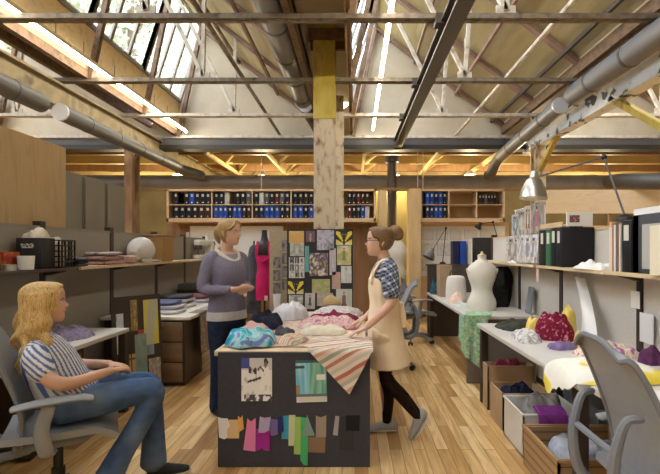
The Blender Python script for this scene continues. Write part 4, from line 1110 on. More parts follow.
for k in range(3):
    m = slab((-2.56, 3.98 - .0 * k, zs + .028 * k), .24, .15, .027, k * 2.2); solo('folded_cloth', m, (M_GREYC, M_NAVYC, cl('slate_cloth', [(.10, .10, .12), (.18, .18, .2)]))[k], ['dark grey folded cloth, bottom of stack by the wire crate', 'navy folded cloth, middle of stack by the wire crate', 'slate folded cloth, top of stack by the wire crate'][k], 'cloth', 'dark folded cloths by the wire crate')
FC = [(cl('rose_stripe', [(.36, .13, .14), (.58, .50, .45), (.40, .17, .17)], 14, stretch=(.4, 3, 3), pos=[.42, .5, .6]), 'rose striped folded fabric at the bottom of the shelf stack'), (cl('brown_plaid', [(.22, .11, .09), (.40, .26, .22)], 16), 'brown folded fabric on the maple shelf'), (cl('mauve_print', [(.30, .22, .28), (.55, .46, .42), (.22, .12, .14)], 20), 'mauve printed folded fabric on top of the shelf stack'), (cl('cream_stripe', [(.58, .50, .40), (.36, .18, .16)], 12, stretch=(.3, 3, 3)), 'cream and red folded fabric beside the rose stack')]
for k, (m_, lab) in enumerate(FC):
    solo('folded_fabric', slab((-2.565, (4.52, 4.50, 4.50, 4.86)[k], zs + (0, .046, .092, 0)[k]), .25, (.44, .40, .33, .20)[k], (.045, .045, .04, .09)[k], k * 1.7), m_, lab, 'fabric', 'folded fabrics on the maple shelf')
mb = MB()
mb.limb([(-2.56, 5.12, zs + .11), (-2.56, 5.20, zs + .155), (-2.56, 5.32, zs + .165), (-2.56, 5.43, zs + .13)], [(.10, .10), (.12, .135), (.12, .14), (.10, .11)], 18, ref=(1, 0, 0))
mb.limb([(-2.47, 5.18, zs + .012), (-2.46, 5.38, zs + .025), (-2.46, 5.54, zs + .012)], [(.05, .012), (.06, .012), (.04, .008)], 12, ref=(1, 0, 0))
me = remesh(mb, .010, 6); zmin = min(v.co.z for v in me.vertices); me.transform(Matrix.Translation((0, 0, zs - zmin)))
solo('soft_cap', me, cl('white_felt', [(.62, .60, .57), (.68, .66, .63)], 30), 'white rounded felt cap with brim on the maple shelf', 'cap')
o = thing('wicker_hamper', 'brown wicker hamper on the shelf behind the white cap', 'basket', (-2.57, 5.80, zs))
M_WICK = noisy('wicker', [(.30, .16, .05), (.42, .25, .09), (.24, .12, .04)], 40, .7, stretch=(1, 1, 2.5), bump=.6)
m = MB(); m.grid(40, 16, lambda u, v: ((-2.57 + (.105 + .02 * v) * max(-1, min(1, 1.35 * math.cos(2 * math.pi * u)))), 5.80 + (.17 + .02 * v) * max(-1, min(1, 1.35 * math.sin(2 * math.pi * u))), zs + .33 * v), .012); part('basket_body', m, M_WICK, o)
m = MB(); m.limb([(-2.57 + .128 * max(-1, min(1, 1.35 * math.cos(q * .3926))), 5.80 + .192 * max(-1, min(1, 1.35 * math.sin(q * .3926))), zs + .335) for q in range(16)], .014, 8, closed=True, smooth=False); part('rim', m, M_BROWN, o)
m = MB(); m.span((-2.67, 5.64, zs + .001), (-2.47, 5.96, zs + .012)); part('base', m, M_BROWN, o, smooth=False)
for k, (y, lab) in enumerate(((5.70, 'small dark jar on top of the wicker hamper, nearest'), (5.80, 'small dark jar on top of the wicker hamper, middle'), (5.90, 'small dark jar on top of the wicker hamper, last'))):
    pass
def sewing_machine(x, y, z, rz, label, bodym):
    o = thing('sewing_machine', label, 'sewing machine', (x, y, z))
    m = MB(); m.box((x, y, z + .035), (.40, .17, .07), None, .015); part('base', m, bodym, o)
    m = MB(); m.box((x + .14, y, z + .17), (.10, .15, .22), None, .025); part('pillar', m, bodym, o)
    m = MB(); m.box((x - .01, y, z + .27), (.38, .13, .10), None, .03); part('arm', m, bodym, o)
    m = MB(); m.box((x - .15, y, z + .205), (.08, .11, .10), None, .015); m.cyl((x - .15, y, z + .07), (x - .15, y, z + .16), .005, 6); part('needle_head', m, M_GREYC, o)
    m = MB(); m.cyl((x + .19, y, z + .25), (x + .22, y, z + .25), .055, 16); part('hand_wheel', m, M_BLACK, o)
    m = MB(); m.cyl((x + .05, y, z + .32), (x + .05, y, z + .40), .02, 10); part('thread_spool', m, M_PAPER, o)
    o.rotation_euler = (0, 0, rz); return o
sewing_machine(-2.54, 7.42, zs, R(70), 'white sewing machine on the maple shelf behind the woman in purple', plain('cream_enamel', (.64, .64, .56), .35))
o = thing('tabletop_printer', 'grey flat printer at the far end of the pale left desk', 'printer', (-2.38, 6.72, .741))
m = MB(); m.box((-2.38, 6.72, .80), (.50, .46, .118), None, .012); part('body', m, M_POST, o)
m = MB(); m.box((-2.38, 6.72, .905), (.48, .44, .09), None, .012); part('scanner_lid', m, M_GREY, o)
m = MB(); m.box((-2.38, 6.44, .775), (.36, .10, .012)); part('paper_tray', m, M_PAPER, o)
# ---- left desks
CC = [('white_cotton', [(.62, .61, .62), (.70, .69, .70)]), ('blue_wool', [(.10, .12, .22), (.17, .19, .30)]), ('grey_knit', [(.28, .27, .30), (.36, .35, .38)]), ('wine_knit', [(.16, .06, .08), (.24, .10, .12)]), ('pale_lilac', [(.44, .42, .50), (.52, .50, .58)]), ('charcoal_knit', [(.07, .07, .085), (.12, .12, .14)])]
GM = [cl(n, c, 20) for n, c in CC]
for k, (x, y, z, sx, sy, h, mi, lab) in enumerate(((-2.2, 4.98, .741, .52, .36, .05, 0, 'white folded garment nearest the edge of the pale desk'), (-2.2, 5.0, .791, .48, .34, .045, 4, 'lilac folded garment on the white one'), (-2.22, 5.0, .836, .44, .32, .045, 1, 'dark blue folded garment topping the near pile'), (-2.25, 5.50, .741, .46, .40, .06, 0, 'white folded garment under the second pile'), (-2.25, 5.50, .801, .44, .38, .05, 2, 'grey folded garment in the second pile'), (-2.26, 5.52, .851, .40, .34, .045, 5, 'charcoal folded garment topping the second pile'), (-2.2, 6.02, .741, .46, .40, .06, 4, 'pale folded garment at the bottom of the third pile'), (-2.2, 6.02, .801, .42, .36, .05, 3, 'wine red folded garment topping the third pile'))):
    solo('folded_garment', slab((x, y, z), sx, sy, h, k * 2.3), GM[mi], lab, 'garment', 'garments folded on the pale left desk')
hp('fabric_heap', cl('violet_print', [(.17, .13, .24), (.30, .25, .34), (.10, .08, .14)], 22), 'violet printed cloth heap on the seated woman\'s desk', (-2.36, 3.58, .741), .42, .46, .10, 14.2, None)
hp('fabric_heap', cl('taupe_cloth', [(.26, .22, .19), (.36, .31, .27)], 18), 'taupe cloth heap beside the violet heap', (-2.32, 3.14, .741), .34, .32, .06, 15.7, None)
solo('paper_sheet', MB().box((-2.24, 2.88, .7425), (.24, .30, .002)), M_PAPER, 'white paper sheet on the desk beside the seated woman', 'paper', smooth=False)
for k, (y, m_, lab, zl) in enumerate(((4.87, cl('beige_lace', [(.40, .34, .28), (.22, .18, .15), (.50, .44, .38)], 24), 'beige patterned cloth hanging from the pale desk edge, nearer one', .30), (5.2, cl('pale_lace', [(.52, .48, .44), (.30, .26, .24)], 24), 'pale lace cloth hanging from the pale desk edge, farther one', .22))):
    m = MB(); m.grid(12, 16, lambda u, v: (-1.742 + .018 * math.sin(u * 12) * v + .02 * v, y + .06 + .26 * u, .735 - (.735 - zl) * v), .006); m.grid(10, 4, lambda u, v: (-1.742 - .12 * (1 - v), y + .06 + .26 * u, .7425 + .003), .004)
    solo('hanging_lace', m, m_, lab, 'fabric', 'cloths hanging from the pale desk edge')

# ---- storyboard with colour swatches leaning on the left desk
P0, P1, P3 = Vector((-1.90, 4.06, .004)), Vector((-1.965, 4.40, .004)), None
bl, br_ = Vector((-2.24, 4.10, .003)), Vector((-1.955, 4.50, .003))
upv = Vector((-.06, .045, .985)); rt = (br_ - bl)
wB, hB = rt.length, 1.0; rtn = rt.normalized(); upn = upv.normalized(); nB = rtn.cross(upn)
mb = MB(); mb.prism([bl, br_, br_ + upn * hB, bl + upn * hB], -nB * .012)
solo('storyboard', mb, plain('dark_brown_card', (.05, .033, .026), .8), 'dark brown storyboard with swatches leaning by the left desk', 'board', smooth=False)
SB = [(.08, .46, .22, .84, blots([(.40, .48, .58), (.62, .66, .70), (.20, .28, .42)], 5, 31), 'blue and white print on the storyboard, outer column'),
      (.36, .66, .50, .96, blots([(.62, .48, .06), (.20, .12, .05), (.66, .52, .16)], 8, 32), 'yellow dotted narrow swatch on the storyboard'),
      (.62, .50, .93, .95, stripes([(.46, .46, .36), (.62, .54, .10)], 2, -.4), 'olive and yellow swatch near the top of the storyboard'),
      (.42, .20, .66, .62, blots([(.16, .24, .22), (.24, .32, .28), (.34, .38, .30)], 3, 33), 'grey-green silk swatch in the storyboard middle'),
      (.50, .60, .70, .66, lambda u, v: (.46, .08, .06), 'small red label swatch on the storyboard'),
      (.60, .40, .82, .58, lambda u, v: mix((.12, .14, .18), (.30, .34, .40), u), 'steel blue swatch on the storyboard'),
      (.10, .04, .46, .44, lambda u, v: (.12, .07, .04) if (u * 6) % 1 < .22 or (v * 7) % 1 < .22 else (.52, .38, .20), 'tan lattice checked swatch low on the storyboard'),
      (.50, .02, .78, .18, lambda u, v: (.46, .42, .44), 'plain grey swatch at the storyboard bottom'),
      (.70, .06, .95, .36, blots([(.52, .48, .42), (.28, .22, .20), (.60, .50, .46)], 6, 34), 'brown floral swatch at the storyboard\'s lower corner')]
for k, (u0, v0, u1, v1, paint, lab) in enumerate(SB):
    c = bl + rtn * wB * (u0 + u1) / 2 + upn * hB * (v0 + v1) / 2 + nB * (.001 + .0028 * (k % 4))
    pinned('pinned_swatch_picture', lab, wB * (u1 - u0), hB * (v1 - v0), paint, c, rtn, upn, 'swatches on the brown storyboard', 'swatch', 14, 22)

# ---- right shelf items
zr = 1.306
def book(name, x0, x1, y0, y1, z0, z1, m_, lab, cat='binder', group='black binders on the right shelf', label_side=True, lean=0.):
    o = thing(name, lab, cat, ((x0 + x1) / 2, (y0 + y1) / 2, z0), group)
    m = MB(); m.span((x0, y0, z0), (x1, y1, z1), .004); part('cover', m, m_, o)
    m = MB(); m.span((x0 + .006, y0 + .006, z1 - .002), (x1 - .004, y1 - .006, z1 + .001)); part('pages', m, M_PAGES, o, smooth=False)
    if label_side:
        m = MB(); ym = (y0 + y1) / 2; w = min(.05, (y1 - y0) * .7); m.span((x0 - .002, ym - w / 2, z1 - .13), (x0, ym + w / 2, z1 - .03)); part('spine_label', m, M_LABEL, o, smooth=False)
    return o
M_BK = M_BIND['black']; M_GRN = plain('binder_green', (.02, .12, .055), .45)
book('ring_binder', 1.75, 1.985, 3.725, 3.83, zr, zr + .335, M_BK, 'black binder with white label, right behind the portfolio case')
book('ring_binder', 1.75, 1.985, 3.835, 3.93, zr, zr + .34, M_BK, 'black binder between the green binder and the labelled one')
book('ring_binder', 1.75, 1.985, 3.935, 4.04, zr, zr + .33, M_GRN, 'dark green binder standing between two black binders')
book('ring_binder', 1.75, 1.985, 4.045, 4.19, zr, zr + .33, M_BK, 'thick black binder beside the fashion prints')
o = thing('portfolio_case', 'large black portfolio case standing across the right shelf', 'case', (1.86, 3.69, zr))
m = MB(); m.span((1.725, 3.655, zr), (1.99, 3.715, zr + .335), .006); part('body', m, M_BK, o)
m = MB(); m.span((1.80, 3.665, zr + .335), (1.90, 3.70, zr + .342)); part('handle', m, M_BK, o)
o = thing('wooden_tray', 'light wooden tray lying on top of the black and green binders', 'tray', (1.86, 3.95, zr + .3425))
m = MB(); m.span((1.76, 3.74, zr + .3425), (1.98, 4.18, zr + .352)); m.span((1.76, 3.74, zr + .352), (1.77, 4.18, zr + .385)); m.span((1.97, 3.74, zr + .352), (1.98, 4.18, zr + .385)); part('tray', m, M_SHELF, o, smooth=False)
sg = solo('card_sign', MB().span((1.77, 3.672, zr + .343), (1.985, 3.692, zr + .46)), M_PAPER, 'white card with red portrait prints on top of the portfolio case', 'card', smooth=False)
m = MB(); m.grid(8, 6, lambda u, v: (1.79 + .085 * u, 3.671, zr + .375 + .06 * v), .001, blots([(.32, .08, .07), (.12, .06, .06), (.60, .40, .34)], 5, 41)); part('portrait_print', m, V, sg, smooth=False)
hp('paper_bundle', M_PAPER, 'loose white papers lying on the right shelf before the portfolio', (1.83, 3.36, zr), .22, .40, .06, 16.3, None, 'papers', amp=.8)
solo('wooden_board', MB().span((1.78, 3.05, zr), (1.985, 3.075, zr + .34)), M_SHELF, 'upright light wooden divider board on the right shelf', 'board', smooth=False)
mags = [('cream', (.66, .60, .46), .035, .30), ('red', (.42, .10, .08), .012, .325), ('white', (.70, .69, .66), .020, .315), ('brown', (.16, .09, .06), .03, .33), ('pale', (.56, .52, .46), .018, .32)]
yy = 3.04
for k, (nm, colr, t, h) in enumerate(mags):
    m = MB(); m.span((1.755, yy - t, zr), (1.98, yy, zr + h)); yy -= t + .004
    solo('magazine', m, plain('magazine_' + nm, colr, .5), nm + '-spined magazine standing in the row before the black binder', 'magazine', 'magazines on the right shelf', smooth=False)
book('ring_binder', 1.75, 1.985, 2.79, 2.885, zr, zr + .335, M_BK, 'wide black binder with tall white label, nearest on right shelf')
o = thing('display_folder', 'large dark display folder standing on the right shelf, nearest the camera', 'folder', (1.87, 2.7, zr))
m = MB(); m.span((1.755, 2.40, zr), (1.795, 2.78, zr + .36), .004); m.span((1.755, 2.72, zr), (1.985, 2.78, zr + .36), .004); part('cover', m, plain('slate_binder', (.045, .05, .065), .45), o)
m = MB(); m.span((1.748, 2.46, zr + .03), (1.755, 2.68, zr + .30)); part('window_sheet', m, plain('grey_sheet', (.40, .40, .38), .6), o, smooth=False)
solo('paper_file', MB().span((1.715, 2.26, zr), (1.745, 2.56, zr + .285)), M_CREAMP, 'cream paper file leaning in front of the dark display folder', 'folder', smooth=False)
solo('paper_pile', MB().span((1.76, 2.40, zr + .362), (1.98, 2.78, zr + .40)), M_PAPER, 'stack of white paper lying on top of the dark display folder', 'papers', smooth=False)
# fashion prints collage
yv = 4.50
prints = [(497, 206, 506, 236, 5.05), (506.5, 200, 519, 236, 4.85), (519.5, 198, 527, 234, 4.7), (527.5, 196, 541, 230, 4.55), (492, 237, 512, 270, 4.85), (513, 236, 522, 270, 4.7), (522, 236, 536, 270, 4.45)]
PN = ['narrow blue-grey fashion print, upper row, by the bookcase end', 'green-grey fashion print in the upper row of the collage', 'narrow fashion print of a figure in maroon, upper row', 'dark fashion print behind the silver lamp shade', 'wide white fashion print in the lower row, farthest', 'narrow fashion print in the lower row, middle', 'fashion print in the lower row beside the black binders']
def fp(a, b, seed):
    f1, f2 = figure(a, b, seed=seed, bg2=tuple(q * .35 for q in a), two=seed % 2), blots([(.12, .11, .10), tuple(q * .6 for q in a), a, (.30, .25, .22)], 5, seed)
    return lambda u, v: f1(u, v) if abs(u - .5) < .3 and v < .9 else f2(u, v)
PF = [fp((.50, .54, .58), (.16, .22, .30), 51), fp((.46, .48, .40), (.60, .60, .52), 52), fp((.62, .55, .50), (.20, .05, .05), 53), fp((.36, .33, .28), (.50, .16, .24), 54), fp((.62, .60, .58), (.34, .26, .22), 55), fp((.66, .64, .64), (.42, .38, .50), 56), fp((.68, .68, .68), (.30, .28, .32), 57)]
PF_ = [figure((.45, .50, .55), (.16, .22, .30), seed=51, bg2=(.6, .62, .6)), figure((.42, .44, .36), (.52, .52, .44), seed=52, bg2=(.2, .22, .18)), figure((.62, .55, .50), (.20, .05, .05), seed=53), figure((.30, .27, .22), (.50, .16, .24), seed=54, bg2=(.55, .50, .42)), figure((.66, .64, .62), (.34, .26, .22), seed=55, bg2=(.45, .42, .40), two=True), figure((.68, .66, .66), (.42, .38, .50), seed=56, bg2=(.5, .5, .52)), figure((.68, .68, .68), (.30, .28, .32), seed=57, bg2=(.45, .45, .46), two=True)]
# a free-standing display rack carries them
o = thing('display_rack', 'thin white display rack holding the fashion prints on the shelf', 'rack', (1.85, 4.7, zr))
m = MB()
for q in range(5):
    a = Vector((1.90, 4.40 + .2 * q, zr)); m.bar(a, a + Vector((0, 0, .62)), .012)
m.bar((1.90, 4.36, zr + .30), (1.90, 5.24, zr + .30), .012); m.bar((1.90, 4.36, zr + .61), (1.90, 5.24, zr + .61), .012); m.bar((1.90, 4.36, zr + .006), (1.90, 5.24, zr + .006), .012)
part('frame', m, M_PAPER, o, smooth=False)
for k, (y0, y1, z0, z1, xx) in enumerate(((5.02, 5.22, .31, .56, 1.87), (4.82, 5.03, .31, .60, 1.865), (4.66, 4.81, .31, .62, 1.86), (4.40, 4.65, .32, .63, 1.87), (4.84, 5.20, .012, .30, 1.80), (4.66, 4.83, .012, .31, 1.80), (4.34, 4.65, .012, .30, 1.79))):
    r_ = Vector((.42, -(y1 - y0), 0)) if False else Vector((.10, -1, 0)).normalized()
    pinned('hanging_print', PN[k], y1 - y0, z1 - z0, PF[k], (xx, (y0 + y1) / 2, zr + (z0 + z1) / 2), r_, Vector((.06 if k > 3 else 0, 0, 1)), 'fashion prints on the display rack', nu=16, nv=28)
hp('paper_bundle', M_PAPER, 'curled white papers on the shelf under the fashion prints', (1.762, 4.93, zr), .03, .26, .03, 17.3, None, 'papers', amp=.8)

# ---- anglepoise lamps
def seglamp(label, base, elbow, elbow2, head, aim, r, h, m_, mshade, inner=None):
    base, elbow, head, aim = Vector(base), Vector(elbow), Vector(head), Vector(aim).normalized()
    o = thing('desk_lamp', label, 'lamp', base)
    m = MB(); m.lathe([(0, 0), (.055, 0), (.05, .025), (.02, .04), (0, .045)], base, 16); part('base', m, M_BLACK, o)
    m = MB(); m.cyl(base + Vector((0, 0, .03)), elbow, .007, 8); part('lower_arm', m, m_, o)
    m = MB(); m.cyl(elbow, head, .007, 8); part('upper_arm', m, m_, o)
    m = MB(); m.ball(elbow, .022, 10); part('elbow_joint', m, M_BLACK, o)
    q = aim.to_track_quat('Z', 'Y').to_matrix()
    m = MB(); m.lathe([(.004, -.06 * h / .2), (.03, -.05 * h / .2), (.035, .0), (r * .55, .02), (r * .85, h * .45), (r, h * .8), (r * .985, h * .8), (r * .82, h * .45), (r * .5, .03), (.0, .022)], head, 24, q); part('lamp_shade', m, mshade, o)
    m = MB(); m.ball(head + aim * h * .5, r * .30, 12); part('bulb', m, glow('soft_bulb', (1., .85, .55), 12.) if inner else M_PAPER, o)
    return o
seglamp('large silver bell desk lamp with long black arm over the right shelf', (1.84, 3.00, zr + .345), tuple(W(604, 157, 3.25)), None, tuple(W(534, 178, 3.4)), (-.06, -.05, -1), .105, .20, M_GREY, M_STEELG, True)
seglamp('black angled desk lamp with grey head before the white sketch board', (1.50, 7.53, 1.211), tuple(W(446, 228, 7.45)), None, tuple(W(432, 251, 7.3)), (-.55, -.2, -1), .10, .17, M_BLACK, M_GREY)
seglamp('black angled desk lamp above the black case on the dark ledge', (1.95, 7.55, 1.211) if 0 else (2.55, 7.52, 1.211), tuple(W(493, 222, 7.5)), None, tuple(W(480, 224, 7.5)), (-.6, -.1, -1), .06, .10, M_BLACK, M_BLACK)
seglamp('small black lamp clamped beside the paper pile, nearest the camera', (1.87, 2.55, zr + .402), (1.93, 2.5, zr + .58), None, (1.84, 2.47, zr + .50), (-.3, -.1, -1), .05, .08, M_BLACK, M_BLACK)

# ---- right desks
zd = .741
for k, (x, w_, m_, lab) in enumerate(((1.70, .10, M_BIND['navy'], 'navy folder on the dark ledge, first by the lamp'), (1.82, .10, M_BIND['blue'], 'dark blue folder on the dark ledge, middle'), (1.93, .05, plain('magazine_white', (.7, .69, .66), .5), 'thin white folder on the dark ledge, next to the black case'))):
    solo('folder', MB().span((x - w_ / 2, 7.40, 1.211), (x + w_ / 2, 7.60, 1.60)), m_, lab, 'folder', 'folders on the dark ledge', smooth=False)
solo('black_case', MB().span((1.99, 7.42, 1.211), (2.46, 7.47, 1.66), .01), M_BLACK, 'flat black case standing on the dark ledge', 'case')
o = thing('dust_cover', 'white rounded cloth cover standing on the far right desk', 'cover', (px(456, 6.2), 6.2, zd))
xq = px(456, 6.2); m = MB(); m.rings([(xq, 6.2, zd, .145, .09), (xq, 6.2, zd + .12, .145, .09), (xq, 6.2, zd + .27, .135, .085), (xq, 6.2, zd + .335, .11, .07), (xq, 6.2, zd + .35, .06, .04)], 24); part('cover', m, cl('white_cotton_cover', [(.76, .72, .66), (.78, .75, .70)], 20), o)
m = MB(); m.limb([(xq - .09, 6.2, zd + .33), (xq - .06, 6.2, zd + .42), (xq + .06, 6.2, zd + .42), (xq + .09, 6.2, zd + .33)], .01, 8); part('handle', m, M_GREYC, o)
solo('cardboard_box', MB().span((1.28, 6.62, zd), (1.46, 6.9, zd + .48)), noisy('kraft', [(.36, .25, .15), (.42, .30, .19)], 5, .8), 'tall tan cardboard box behind the white cloth cover', 'box', smooth=False)
RG = 'fabrics on the far right desk'
hp('fabric_heap', cl('orange_print', [(.70, .32, .14), (.74, .50, .30), (.62, .22, .14)], 14), 'orange printed cloth on the far right desk', (1.56, 5.76, zd), .17, .20, .075, 21.1, RG)
hp('fabric_heap', cl('peach_cloth', [(.70, .48, .38), (.74, .58, .48)], 10), 'peach cloth heap at the end of the far right desk', (1.38, 5.96, zd), .22, .18, .13, 22.4, RG)
hp('fabric_heap', cl('mint_cloth', [(.52, .60, .54), (.62, .66, .60)], 10), 'pale mint folded cloth at the front edge of the far desk', (1.36, 5.62, zd), .22, .28, .04, 23.4, RG)
hp('fabric_heap', cl('navy_teal_print', [(.02, .025, .05), (.03, .14, .17), (.02, .02, .04), (.10, .06, .14)], 12, pos=[.38, .48, .56, .66]), 'navy and teal clothes heaped at the desk end by the grey chair', (1.36, 7.16, zd), .26, .36, .26, 24.8, RG)
# cream dress form
xm, ym = 1.50, 5.2
o = thing('dress_form', 'cream dress form torso standing on the far right desk', 'dress form', (xm, ym, zd))
M_LINEN = cl('cream_linen', [(.66, .62, .54), (.70, .66, .58)], 50)
m = MB(); m.rings([(xm, ym, zd, .155, .12), (xm, ym, zd + .10, .165, .125), (xm, ym, zd + .24, .12, .095), (xm, ym, zd + .40, .165, .125), (xm, ym, zd + .50, .165, .105), (xm, ym, zd + .555, .11, .08), (xm, ym, zd + .59, .055, .052), (xm, ym, zd + .64, .05, .05)], 28); part('torso', m, M_LINEN, o)
m = MB(); m.lathe([(0, 0), (.052, 0), (.052, .012), (.02, .022), (.012, .05), (0, .055)], (xm, ym, zd + .64), 16); part('neck_cap', m, M_SHELF, o)
for s in (-1, 1):
    m = MB(); m.cyl((xm + s * .155, ym, zd + .455), (xm + s * .172, ym, zd + .45), .045, 16); part('arm_cap', m, M_LINEN, o)
m = MB(); m.grid(20, 18, lambda u, v: (1.165 + (.26 - .05 * v) * u, 4.700 - .016 * math.sin(u * 11) * v - .012 * v, .742 - (.42 + .17 * u) * v + .004), .006)
m.grid(20, 12, lambda u, v: (1.165 + .30 * u + .10 * v, 4.700 + .30 * v, .752 + .016 * abs(nz(u * 5, v * 5, 3.)) * min(1, v * 3)), .006)
m.grid(10, 18, lambda u, v: (1.168 - .014 * math.sin(u * 7) * v - .006, 4.705 + .20 * u, .744 - (.40 - .12 * u) * v), .006)
solo('green_cloth', m, cl('green_floral', [(.16, .42, .24), (.46, .62, .26), (.22, .40, .46), (.56, .66, .36)], 26, pos=[.40, .48, .55, .64], detail=2), 'green floral cloth hanging off the corner of the far right desk', 'fabric')
m = MB(); m.rings([(1.78, 5.55, zd, .16, .12), (1.80, 5.55, zd + .25, .17, .12), (1.82, 5.55, zd + .42, .14, .10), (1.86, 5.55, zd + .50, .06, .06)], 18, wob=lambda a, z: .018 * math.sin(a * 6 + z * 9))
solo('black_coat', m, cl('black_felt', [(.012, .012, .013), (.03, .03, .032)], 20), 'black coat bundled upright beside the cream dress form', 'coat')
m = MB(); m.box((1.93, 4.86, zd + .155), (.025, .13, .30), Matrix.Rotation(R(8), 3, 'Y'), .01)
o = solo('remote_keypad', m, plain('grey_keypad', (.20, .22, .25), .5), 'grey narrow keypad leaning on the pale cubicle panel', 'keypad')
NG = 'fabrics on the middle right desk'
hp('fabric_heap', cl('black_olive_cloth', [(.025, .026, .02), (.07, .07, .055)], 12), 'dark olive-black folded cloth at the far corner of the middle desk', (1.52, 4.02, zd), .42, .40, .075, 25.3, NG)
hp('fabric_heap', cl('maroon_dots', [(.17, .012, .035), (.24, .02, .05), (.48, .24, .26)], 45, detail=1, pos=[.45, .6, .66]), 'maroon dotted cloth bundle standing on the middle right desk', (1.60, 3.52, zd), .28, .24, .21, 26.7, NG, sharp=.35, amp=.35)
for k, (x, y, s_, z_, h_, lab) in enumerate(((1.51, 3.72, .12, zd, .15, 'yellow cloth bundle on the far side of the maroon bundle'), (1.81, 3.74, .13, zd, .24, 'yellow folded cloth standing up behind the maroon bundle'), (1.70, 3.25, .14, zd, .11, 'yellow cloth piece in front of the maroon bundle'))):
    hp('fabric_heap', cl('yellow_cloth', [(.66, .48, .10), (.72, .58, .20)], 8), lab, (x, y, z_), s_, s_, h_, 27.3 + k, NG, sharp=.35, amp=.4)
hp('fabric_heap', cl('grey_white_scraps', [(.62, .60, .58), (.28, .27, .26), (.66, .64, .62)], 18, pos=[.42, .5, .58]), 'grey and white scraps at the middle desk front', (1.34, 3.48, zd), .18, .34, .08, 31.4, NG)
hp('fabric_heap', cl('violet_scraps', [(.14, .09, .22), (.26, .2, .34)], 14), 'violet scrap heap before the yellow cloth pieces', (1.50, 3.18, zd), .20, .16, .06, 32.4, NG)
hp('fabric_heap', cl('mixed_scraps', [(.70, .66, .62), (.52, .12, .14), (.72, .68, .60), (.62, .40, .14), (.70, .66, .64), (.34, .12, .28)], 7, detail=2, pos=[.36, .44, .48, .54, .60, .66], stretch=(3, 1, 1)), 'multicoloured scrap pile on the middle right desk', (1.70, 2.98, zd), .40, .28, .09, 33.4, NG, amp=.7)
hp('fabric_heap', cl('plum_cloth', [(.07, .02, .06), (.14, .05, .12)], 12), 'dark plum cloth against the panel on the middle desk', (1.87, 2.76, zd), .15, .16, .10, 34.4, NG)
mb = heap((1.42, 2.52, .742), .64, .44, .08, 35.9, folds=5, amp=.45)
big = [f for f in mb.bm.faces if len(f.verts) > 8]; bmesh.ops.delete(mb.bm, geom=big, context='FACES_ONLY')
for v in mb.bm.verts:
    dx = 1.165 - v.co.x
    if dx > 0: v.co.z -= dx * 1.5 + .02; v.co.x = 1.165 - .25 * dx - .012 * (v.co.z < .75)
solo('fabric_heap', mb, cl('white_yellow_tie_dye', [(.78, .76, .66), (.80, .78, .72), (.80, .66, .14), (.76, .58, .06)], 3.2, detail=2, pos=[.42, .50, .54, .60]), 'white cloth with yellow dyed patches spread over the desk edge', 'fabric', NG)
# open sketchbook on the near desk
o = thing('sketchbook', 'open white sketchbook lying on the nearest right desk', 'book', (1.55, 2.02, zd))
m = MB(); m.span((1.32, 1.90, zd), (1.84, 2.16, zd + .008)); part('cover', m, M_NAVYC, o, smooth=False)
m = MB(); m.span((1.335, 1.91, zd + .008), (1.575, 2.15, zd + .022)); m.span((1.585, 1.91, zd + .008), (1.83, 2.15, zd + .022)); part('pages', m, M_PAPER, o, smooth=False)
# paper scrolls, pinned sheets on the right panels
m = MB()
m.grid(10, 14, lambda u, v: (1.965 - .06 * math.sin(u * 3.1) * (1 - .5 * v) - .13 * v, 3.34 + (.10 + .14 * v) * u + .42 * (1 - v) ** 1.3, zd + .006 + .46 * (1 - v) + .03 * u), .003)
solo('paper_scroll', m, M_PAPER, 'curled white paper pattern leaning on the pale right panel', 'paper')
pinned('hanging_sheet', 'long white printed sheet pinned on the pale right panel', .24, .46, lambda u, v: (.50, .51, .55) if (int(v * 22) % 2 and .15 < u < .8 and v > .35) else (.74, .74, .75), (1.975, 2.62, 1.02), Vector((.05, -1, 0)), Vector((-.05, 0, 1)), nu=14, nv=44, cat='paper')
pinned('hanging_sheet', 'small white note card pinned beside the long printed sheet', .10, .12, lambda u, v: (.74, .73, .71), (1.975, 3.10, 1.10), -Y, Z, nu=4, nv=4, cat='paper')
pinned('hanging_sheet', 'white curled sheet pinned low on the panel by the note card', .14, .20, lambda u, v: (.72, .72, .73), (1.975, 2.98, .92), -Y, Z, nu=4, nv=4, cat='paper')
m = MB(); m.box((1.742, 4.20, 1.21), (.004, .05, .12)); solo('hanging_tag', m, plain('pink_tag', (.66, .44, .42), .8), 'pink paper tag hanging from the right shelf edge', 'tag', smooth=False)

# ---- under the right desks
def carton(label, x0, x1, y0, y1, h, m_, t=.012, cat='box', name='cardboard_box', flaps=False):
    o = thing(name, label, cat, ((x0 + x1) / 2, (y0 + y1) / 2, 0))
    m = MB(); m.span((x0, y0, .002), (x1, y1, .012))
    m.span((x0, y0, .002), (x1, y0 + t, h)); m.span((x0, y1 - t, .002), (x1, y1, h)); m.span((x0, y0, .002), (x0 + t, y1, h)); m.span((x1 - t, y0, .002), (x1, y1, h)); part('sides', m, m_, o, smooth=False)
    if flaps:
        m = MB()
        for q in range(1, 5): m.span((x0 - .004, y0 - .004, h * q / 5 - .004), (x1 + .004, y1 + .004, h * q / 5 + .004))
        m2 = MB(); m2.limb([(x0, y0, h), (x1, y0, h), (x1, y1, h), (x0, y1, h)], .012, 6, closed=True, smooth=False); part('rim', m2, m_, o); part('slat_band', m, m_, o, smooth=False) if 0 else m.bm.free()
    return o
M_KRAFT = noisy('kraft_box', [(.38, .25, .13), (.46, .31, .17)], 5, .85)
M_BASK = noisy('brown_basket', [(.30, .17, .075), (.38, .235, .11), (.34, .20, .09), (.09, .05, .02)], 5.5, .8, kind='wave', bands='Z', dist=.4, pos=[0, .4, .84, .97])
carton('brown slatted open basket under the desk, nearest the camera', 1.14, 1.72, 2.48, 2.98, .26, M_BASK, .02, 'basket', 'storage_basket', True)
